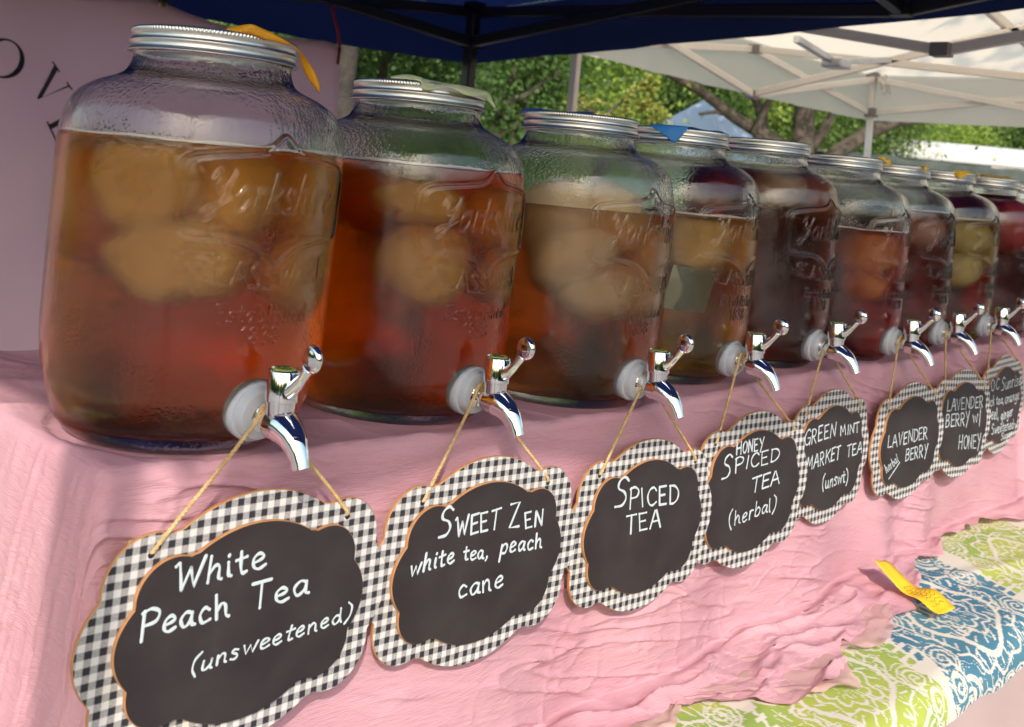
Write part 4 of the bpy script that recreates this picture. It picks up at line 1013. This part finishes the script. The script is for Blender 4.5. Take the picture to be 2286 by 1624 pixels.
# ================================================================== CHALKBOARD SIGNS
SIGNS = [
(-0.001, -0.0385, -0.36, 0.16, [('White', -62.8, -26.9, 8.1, -23.4, -1.1, 18.0), ('Peach', -82.7, -52.0, -17.7, -51.6, -1.1, 17.0), ('Tea', -0.7, -49.5, 47.3, -50.2, -1.1, 17.0), ('(unsweetened)', -43.5, -83.8, 89.5, -76.9, 0.9, 11.0)]),
(0.2305, -0.044, -1.52, 0.1511, [('S', -55.7, -30.5, -41.7, -29.1, -1.6, 24.0), ('WEET', -36.7, -32.0, 14.3, -30.6, -1.4, 16.0), ('Z', 26.4, -34.3, 39.4, -34.0, -2.6, 22.9), ('EN', 47.5, -35.8, 71.5, -36.1, -2.4, 13.9), ('white', -82.0, -56.2, -34.1, -51.9, -0.4, 14.0), ('tea,', -24.1, -52.7, 5.0, -54.9, -0.3, 12.0), ('peach', 19.0, -54.5, 73.0, -56.1, -0.4, 14.0), ('cane', -25.3, -83.7, 27.7, -83.3, -1.4, 16.0)]),
(0.474, -0.058, -2.12, 0.1621, [('S', -56.8, -33.1, -36.8, -33.4, -3.0, 27.9), ('PICED', -32.7, -35.2, 54.5, -40.0, -2.7, 18.9), ('TEA', -32.8, -61.3, 26.3, -62.1, -1.7, 18.0)]),
(0.68, -0.05, -1.33, 0.172, [('HONEY', -44.7, -14.0, 10.3, -12.8, -0.3, 13.0), ('S', -69.1, -37.6, -49.2, -36.2, -1.6, 25.0), ('PICED', -44.2, -33.0, 47.7, -28.9, 0.7, 15.0), ('TEA', -6.6, -59.2, 55.3, -55.7, -1.3, 15.0), ('(herbal)', -44.9, -92.1, 52.0, -85.8, -0.4, 16.0)]),
(0.892, -0.0435, -1.7, 0.1681, [('GREEN', -84.0, -35.0, 5.9, -30.3, -0.5, 18.0), ('MINT', 21.0, -31.9, 80.0, -31.1, -2.4, 12.9), ('MARKET', -70.0, -66.6, 25.8, -60.8, -0.5, 17.0), ('TEA', 46.9, -62.1, 94.8, -60.7, -0.4, 15.0), ('(unswt)', -20.1, -96.1, 58.9, -95.8, -0.5, 17.0)]),
(1.1405, -0.0525, 1.05, 0.163, [('LAVENDER', -77.6, -57.1, 56.4, -60.5, -0.7, 18.0), ('herbal', -74.2, -94.1, -36.0, -82.9, -9.8, 12.2), ('BERRY', -15.1, -85.2, 61.9, -87.7, -0.7, 18.0)]),
(1.353, -0.0485, -3.79, 0.1664, [('LAVENDER', -70.8, -35.3, 74.3, -31.7, -2.2, 17.9), ('BERRY', -70.2, -60.3, 22.9, -58.1, -2.3, 19.9), ('w/', 37.9, -57.1, 72.8, -55.8, -4.5, 22.8), ('HONEY', -10.6, -96.4, 80.7, -98.4, -2.5, 21.9)]),
(1.56, -0.039, 1.22, 0.188, [('OC', -74.6, -25.4, -30.6, -26.4, -1.6, 20.0), ('Sunrise', -19.6, -29.6, 91.4, -31.0, -0.5, 22.0), ('black', -103.1, -49.8, -52.1, -51.9, -0.6, 17.0), ('tea,', -42.1, -52.1, -1.2, -55.0, 0.3, 14.0), ('orange', 5.8, -56.1, 86.8, -57.9, -0.6, 18.0), ('peel,', -75.6, -74.4, -23.7, -78.5, -1.6, 20.0), ('ginger', -11.8, -83.8, 55.2, -83.2, -0.6, 17.0), ('Sweetened', -55.2, -102.8, 64.7, -108.4, -0.6, 17.0), ('w/', 70.7, -108.5, 106.7, -110.3, -1.6, 17.0), ('Sugar', -1.6, -120.0, 57.5, -120.2, 1.3, 12.0)]),
]
FH = np.array([.71310, .70107]); RT = np.array([.70107, -.71310])
def ribbon2(label, jar, top, bot, m, sub=6, bul=.002):
    """a paper strip given by its two long edges: (sideways, height, towards the front) from the jar's axis"""
    A3 = crom(np.array([(RT[0] * a - FH[0] * b, RT[1] * a - FH[1] * b, z) for a, z, b in top]), sub)
    B3 = crom(np.array([(RT[0] * a - FH[0] * b, RT[1] * a - FH[1] * b, z) for a, z, b in bot]), sub)
    tt_ = np.linspace(0, 1, 7)[None, :, None]; P3 = A3[:, None] * (1 - tt_) + B3[:, None] * tt_
    P3[..., 2] += .0008 * np.sin(np.linspace(0, 9, len(A3)))[:, None] * np.sin(np.pi * tt_[..., 0])
    P3[..., :2] -= FH * (bul * np.sin(np.pi * tt_)); P3[..., 2] += bul * .8 * np.sin(np.pi * tt_[..., 0])
    o = ob('paper_ribbon', raw('paper_ribbon', P3, gridfaces(len(A3), 7), True), m); o.location = (float(JX[jar]), float(JY[jar]), float(JZ[jar]))
    sd = o.modifiers.new('s', 'SOLIDIFY'); sd.thickness = .0004; sd.offset = 0
    tag(o, label, 'paper ribbon', 'paper ribbons on the jar lids'); return o
ribbon2('bright orange paper ribbon draped over the lid of the first jar and curling down', 0, [(.0206, .3075, .035), (.0298, .3090, .045), (.038, .3110, .05), (.0467, .3087, .045), (.0595, .3039, .04), (.0699, .2969, .025), (.0773, .289, .012), (.0822, .2812, .006), (.086, .2722, .004)], [(.0206, .3049, .055), (.0303, .3040, .055), (.0388, .3036, .051), (.0488, .3015, .046), (.06, .3000, .04), (.0682, .2986, .025), (.0709, .2884, .012), (.0755, .2793, .006), (.0856, .2671, .004)], m_or)
ribbon2('pale green paper ribbon lying across the lid of the second jar', 1, [(-.0242, .3062, .045), (-.0126, .3094, .045), (-.0001, .3085, .050), (.0177, .3068, .050), (.0398, .3056, .045), (.0561, .3044, .035), (.0653, .3025, .03), (.0707, .2953, .02), (.0741, .2889, .018)], [(-.0241, .3052, .055), (-.009, .3052, .060), (.0033, .3035, .067), (.0091, .2968, .068), (.0297, .3013, .063), (.0448, .2965, .058), (.0567, .2961, .048), (.0644, .2956, .03), (.0729, .2885, .02)], m_pg)
ribbon2('dark blue paper strip on the back of the third jar lid', 2, [(-.0665, .2997, -.02), (-.0640, .3065, -.02), (-.0477, .3099, -.02), (-.023, .3089, -.03), (.0063, .3113, -.03), (.0137, .3105, -.03)], [(-.0665, .297, -.01), (-.0650, .3030, -.01), (-.0471, .3053, -.01), (-.0227, .3055, -.01), (.0067, .306, -.01), (.0139, .3062, -.02)], m_db)
ribbon2('bright blue paper pennant hanging over the rim of the fourth jar lid', 3, [(-.0452, .3060, .050), (-.0375, .3062, .056), (-.0272, .3064, .0645), (-.0181, .3064, .067), (-.0087, .3062, .067), (-.0016, .3058, .0665)], [(-.0451, .3045, .052), (-.0388, .2995, .0625), (-.027, .2913, .0685), (-.0169, .2854, .0695), (-.0098, .2929, .0695), (-.0016, .3045, .068)], m_bl, 6, .0006)
ribbon2('dark blue paper strip lying flat on the fourth jar lid behind the blue pennant', 3, [(.0124, .3101, -.02), (.0248, .3103, -.02), (.046, .3091, -.03), (.0609, .3082, -.03)], [(.0129, .3052, .0), (.0254, .3052, .0), (.0464, .3053, -.01), (.0611, .3055, -.01)], m_db)
ribbon2('small yellow paper ribbon curling off the right of the sixth jar lid', 5, [(.0462, .3072, .03), (.0537, .3074, .03), (.0686, .3062, .02), (.073, .3017, .012), (.0767, .2971, .01)], [(.0465, .3052, .03), (.0541, .3044, .03), (.0667, .2985, .02), (.0716, .2971, .012), (.0768, .2961, .01)], m_yel)
ribbon2('tiny yellow paper point over the rim of the seventh jar lid', 6, [(.0284, .3060, .0585), (.0309, .3062, .0625), (.0367, .3058, .0590)], [(.0284, .3037, .060), (.0303, .2948, .066), (.0367, .304, .060)], m_yel, 6, .0006)
ribbon2('yellow paper ribbon with a pointed fold and a curl on the eighth jar lid', 7, [(.0016, .3060, .062), (.0116, .3064, .0655), (.0239, .3072, .060), (.0405, .3079, .04), (.0579, .3057, .03), (.0656, .2963, .02)], [(-.0022, .3035, .060), (.0085, .2916, .068), (.0234, .3020, .066), (.0377, .3055, .055), (.057, .303, .035), (.0642, .2945, .025)], m_yel, 6, .0008)
ribbon2('yellow paper strip lying flat across the ninth jar lid', 8, [(-.010, .3100, -.02), (.0144, .3120, -.02), (.0373, .3115, -.02), (.0538, .3090, -.02)], [(-.010, .3060, .01), (.0148, .3062, .01), (.0377, .306, .01), (.0541, .3055, .01)], m_yel)

m_mdf = colnoise('orange_brown_fibreboard', (.42, .20, .075), (.34, .15, .055), 60, .7)
m_ging = mat('black_white_gingham', (.8, .8, .8), .8, 0, .2)
tc = N(m_ging, 'ShaderNodeTexCoord'); nz_ = N(m_ging, 'ShaderNodeTexNoise'); nz_.inputs['Scale'].default_value = 35; L(m_ging, tc.outputs['Object'], nz_.inputs[0])
vm = N(m_ging, 'ShaderNodeVectorMath', operation='MULTIPLY_ADD'); L(m_ging, nz_.outputs[1], vm.inputs[0]); vm.inputs[1].default_value = (.0009,) * 3; L(m_ging, tc.outputs['Object'], vm.inputs[2])
sp_ = N(m_ging, 'ShaderNodeSeparateXYZ'); L(m_ging, vm.outputs[0], sp_.inputs[0])
P_ = .0099
def stripe(sock, p): 
    f = math_(m_ging, 'FRACT', math_(m_ging, 'ADD', math_(m_ging, 'DIVIDE', sock, p), 100))
    a = math_(m_ging, 'SUBTRACT', f, .5); a = math_(m_ging, 'ABSOLUTE', a); a = math_(m_ging, 'SUBTRACT', .25, a); a = math_(m_ging, 'MULTIPLY', a, 18); a = math_(m_ging, 'ADD', a, .5)
    n_ = N(m_ging, 'ShaderNodeClamp'); L(m_ging, a, n_.inputs[0]); return n_.outputs[0]
s1 = stripe(sp_.outputs[0], P_); s2 = stripe(sp_.outputs[2], P_)
# weave: which of the crossing threads shows at each spot
th1 = math_(m_ging, 'FRACT', math_(m_ging, 'ADD', math_(m_ging, 'DIVIDE', sp_.outputs[0], .00086), 500)); th2 = math_(m_ging, 'FRACT', math_(m_ging, 'ADD', math_(m_ging, 'DIVIDE', sp_.outputs[2], .00105), 500))
x1 = math_(m_ging, 'GREATER_THAN', th1, .5); x2 = math_(m_ging, 'GREATER_THAN', th2, .5)
xo = math_(m_ging, 'ABSOLUTE', math_(m_ging, 'SUBTRACT', x1, x2))
dark = math_(m_ging, 'ADD', math_(m_ging, 'MULTIPLY', s1, xo), math_(m_ging, 'MULTIPLY', s2, math_(m_ging, 'SUBTRACT', 1, xo)))
stain = ramp(m_ging, noise(m_ging, tc.outputs['Object'], 9, 2), [(.60, (.60, .57, .56)), (.75, (.58, .52, .38))])
L(m_ging, mix(m_ging, dark, stain, (.030, .027, .034)), bsdf(m_ging).inputs['Base Color'])
L(m_ging, bump(m_ging, xo, .2, .0004), bsdf(m_ging).inputs['Normal'])
m_chalk = mat('chalkboard_black', (.026, .018, .020), .55, 0, .32)
vch = coords(m_chalk)
L(m_chalk, ramp(m_chalk, noise(m_chalk, vch, 14, 5, .6), [(.3, (.020, .014, .016)), (.62, (.034, .027, .028)), (.80, (.052, .046, .046))]), bsdf(m_chalk).inputs['Base Color'])
L(m_chalk, bump(m_chalk, noise(m_chalk, vch, 900, 2), .12, .0003), bsdf(m_chalk).inputs['Normal'])
m_letter = mat('chalk_marker', (.52, .58, .61), .6)
m_twine = colnoise('jute_twine', (.42, .27, .11), (.58, .40, .19), 160, .9)
def radial(n=260):
    t = np.linspace(0, 2 * np.pi, n, endpoint=False); c, s_ = np.cos(t), np.sin(t)
    def ell(a, b): return 1 / np.sqrt((c / a) ** 2 + (s_ / b) ** 2)
    r = np.maximum(ell(96, 87), ell(124, 71))
    for sx in (-1, 1):
        for sy in (-1, 1):
            cx, cy_, R_ = sx * 77, sy * 38, 33
            b = c * cx + s_ * cy_; D = b * b - (cx * cx + cy_ * cy_ - R_ * R_); r = np.where(D > 0, np.maximum(r, b + np.sqrt(np.maximum(D, 0))), r)
    for sx in (-1, 1):
        for sy in (-1, 1):
            cx, cy_, R_ = sx * 58, sy * 57, 13
            b = c * cx + s_ * cy_; D = b * b - (cx * cx + cy_ * cy_ - R_ * R_); r = np.where(D > 0, np.maximum(r, b + np.sqrt(np.maximum(D, 0))), r)
    # the small step between the top arch and the corner lobes
    return np.stack([r * c, r * s_], 1) / 1000
OUTL = radial()
def plate(name, out, y0, y1, mf, me_, ch=.0006):
    """plate between y0 (front, nearer the viewer) and y1; front face material 0, edge material 1"""
    n = len(out); c = out.mean(0); ins = c + (out - c) * (1 - ch / .1)
    V = [(x, y1, z) for x, z in out] + [(x, y0 + ch, z) for x, z in out] + [(x, y0, z) for x, z in ins] + [(c[0], y0, c[1]), (c[0], y1, c[1])]
    F = [(i, (i + 1) % n, n + (i + 1) % n, n + i) for i in range(n)] + [(n + i, n + (i + 1) % n, 2 * n + (i + 1) % n, 2 * n + i) for i in range(n)]
    F += [(2 * n + i, 2 * n + (i + 1) % n, 3 * n) for i in range(n)] + [((i + 1) % n, i, 3 * n + 1) for i in range(n)]
    me = raw(name, V, F); me.materials.append(mf); me.materials.append(me_)
    me.polygons.foreach_set('material_index', np.array([1] * (2 * n) + [0] * n + [1] * n, dtype=np.int32)); me.update()
    return me
CZ = -.057
me_back = plate('backing_board', OUTL + [0, CZ], -.0015, .0012, m_ging, m_mdf)
me_panel = plate('chalkboard', OUTL * [.800, .775] + [0, CZ - .001], -.0046, -.0016, m_chalk, m_mdf)
def twine_mb(P, seed, r=.00105):
    """two plies twisted round each other"""
    P = crom(np.array(P, float), 1); segs = np.r_[0, np.cumsum(np.linalg.norm(np.diff(P, axis=0), axis=1))]
    n = max(8, int(segs[-1] / .0016)); u = np.linspace(0, segs[-1], n); Q = np.stack([np.interp(u, segs, P[:, i]) for i in range(3)], 1)
    k_ = 5; Qs = Q.copy()
    for i in range(3): Qs[2:-2, i] = (Q[:-4, i] + Q[1:-3, i] + Q[2:-2, i] + Q[3:-1, i] + Q[4:, i]) / 5
    T_ = np.gradient(Qs, axis=0); T_ /= np.linalg.norm(T_, axis=1)[:, None] + 1e-9
    a = np.cross(T_, [0, 1., 0]); a /= np.linalg.norm(a, axis=1)[:, None] + 1e-9; b_ = np.cross(T_, a); ph = u / .0062 * 2 * np.pi
    mb = MB()
    for k in (0, 1):
        off = (np.cos(ph + k * np.pi)[:, None] * a + np.sin(ph + k * np.pi)[:, None] * b_) * r * .75
        mb.tube(Qs + off, r, 6, True)
    r_ = np.random.default_rng(seed)
    for _ in range(14):
        i = r_.integers(2, n - 3); d_ = r_.normal(size=3) * .5 + T_[i]; d_ /= np.linalg.norm(d_); l = r_.uniform(.003, .009); p0 = Qs[i]
        mb.tube(crom([p0, p0 + d_ * l * .5 + r_.normal(size=3) * .0006, p0 + d_ * l + r_.normal(size=3) * .0018], 3), .00011, 3)
    return mb
slabel = ['largest chalkboard sign reading White Peach Tea unsweetened', 'chalkboard sign reading Sweet Zen white tea, peach cane', 'chalkboard sign reading Spiced Tea in two lines', 'chalkboard sign reading Honey Spiced Tea herbal',
          'chalkboard sign reading Green Mint Market Tea unswt', 'chalkboard sign reading Lavender Berry with herbal underlined', 'chalkboard sign reading Lavender Berry w/ Honey', 'chalkboard sign reading OC Sunrise at the right edge']
SY = [-.1190, -.1235, -.1215, -.1275, -.1200, -.1255, -.1270, -.1215]
SYAW = [-1.5, -2.5, -2.5, -2.5, .5, -2.5, -2.5, .5]
for k, (sx, sz, ang, span, words) in enumerate(SIGNS):
    T = thing('chalkboard_sign', slabel[k] + ', gingham edged, hanging below its jar', 'sign', (sx, SY[k], sz), (rad((0, .6, -.4, .5, 0, .4, -.3, 0)[k]), rad(-ang), rad(SYAW[k])), 'gingham chalkboard signs on twine')
    bb_ = ob('backing_board', me_back, None, T); ob('chalkboard', me_panel, None, T)
    scz = (1.0, 1.0, .985, 1.03, 1.0, .985, 1.0, 1.0)[k]; T.scale = (scz, 1, scz)
    for (txt, x0, z0, x1, z1, ux_, uz) in words:
        mb = MB(); big = abs(uz) > 22
        rw = {0: .00120, 1: .00108, 2: .0012}.get(k, .0010)
        if txt in ('(unsweetened)', 'herbal', '(herbal)', 'black', 'tea,', 'orange', 'peel,', 'ginger', 'Sweetened', 'Sugar') or (k == 7): rw = .0007 if txt == 'herbal' else (.00085 if k == 0 else .00095)
        if big: rw *= 1.15
        p0 = np.array([x0, z0]) / 1000; ex_ = np.array([x1 - x0, z1 - z0]) / 1000; uv = np.array([ux_, uz]) / 1000
        for st_ in layout(txt, .45, k, .16):
            q = p0 + st_[:, :1] * ex_ + st_[:, 1:] * uv
            if len(q) < 2: continue
            pts = np.stack([q[:, 0], np.full(len(q), 0.), q[:, 1]], 1)
            m2 = MB(); m2.tube(pts, rw * (1 + .22 * np.sin(np.arange(len(q)) * .7 + len(q) + q[0, 0] * 300)), 6, True)
            V_ = m2.V[0]; V_[:, 1] = V_[:, 1] * .22 - .00465; mb.add(V_, m2.F)
            for e_ in (pts[0], pts[-1]):         # round pen ends
                m3 = MB(); m3.lathe([(0, 0), (rw * 1.02, .0), (rw * .8, .00022), (0, .00028)], 8, 'Y', (e_[0], -.00465, e_[2])); mb.add(m3.V[0], m3.F)
        mb.build('lettering', m_letter, T)
    if k == 5:
        mb = MB(); mb.tube([(-.066, -.0047, -.104), (-.033, -.0047, -.084)], .0006, 5); mb.build('underline', m_letter, T)
    # twine from the two holes up over the neck of the tap
    jx, jy, jz = float(JX[k]) + .002 - sx, float(JY[k]) - .1155 - SY[k], float(JZ[k]) + .035 - sz
    hw_ = span / 2 - .001
    def toloc(p):
        v_ = Vector(p); v_.rotate(T.rotation_euler.to_matrix().inverted()); return (v_.x / scz, v_.y, v_.z / scz)
    top = [toloc((jx + a_, jy, jz + b_)) for a_, b_ in ((-.0082, -.003), (-.006, .0062), (0, .0088), (.006, .0062), (.0082, -.003))]
    for sgn in (-1, 1):
        hx = hw_ * sgn / scz
        e0 = top[0] if sgn < 0 else top[-1]
        path = [(hx - .002 * sgn, .0035, .001), (hx, -.0012, .0), (hx - .0005 * sgn, -.0030, .003)] + [tuple(np.array((hx, -.003, .004)) * (1 - u) + np.array(e0) * u + np.array([0, 0, -.0015 * math.sin(u * math.pi)])) for u in (.25, .5, .75)] + [e0]
        if sgn < 0: path += top[1:3]
        else: path += top[::-1][1:3]
        tw = twine_mb(path, k * 3 + sgn + 2).build('twine', m_twine, T, True)
        mb = MB(); mb.lathe([(.0012, -.0012), (.0030, -.0013), (.0031, -.0019), (.0013, -.0019)], 14, 'Y', (hx, 0, 0))
        V_ = mb.V[0]; mb.V[0] = V_; 
        m4 = MB(); m4.lathe([(0, 0), (.0023, 0), (.0023, .0003), (0, .0003)], 12, 'Y', (hx, -.0015, 0)); m4.build('hole', m_ink, T)
# little twigs of spare twine behind the first two signs
for i, (x, z) in enumerate(((-.0845, -.0320),)):
    mb = twine_mb([(x, -.1125, z), (x - .004, -.1145, z + .003), (x - .010, -.1135, z + .0025)], 50 + i)
    tag(mb.build('twine_end', m_twine, None, True), ('short loose twine end poking out left of the largest sign', 'short loose twine end poking out left of the Sweet Zen sign')[i], 'twine')
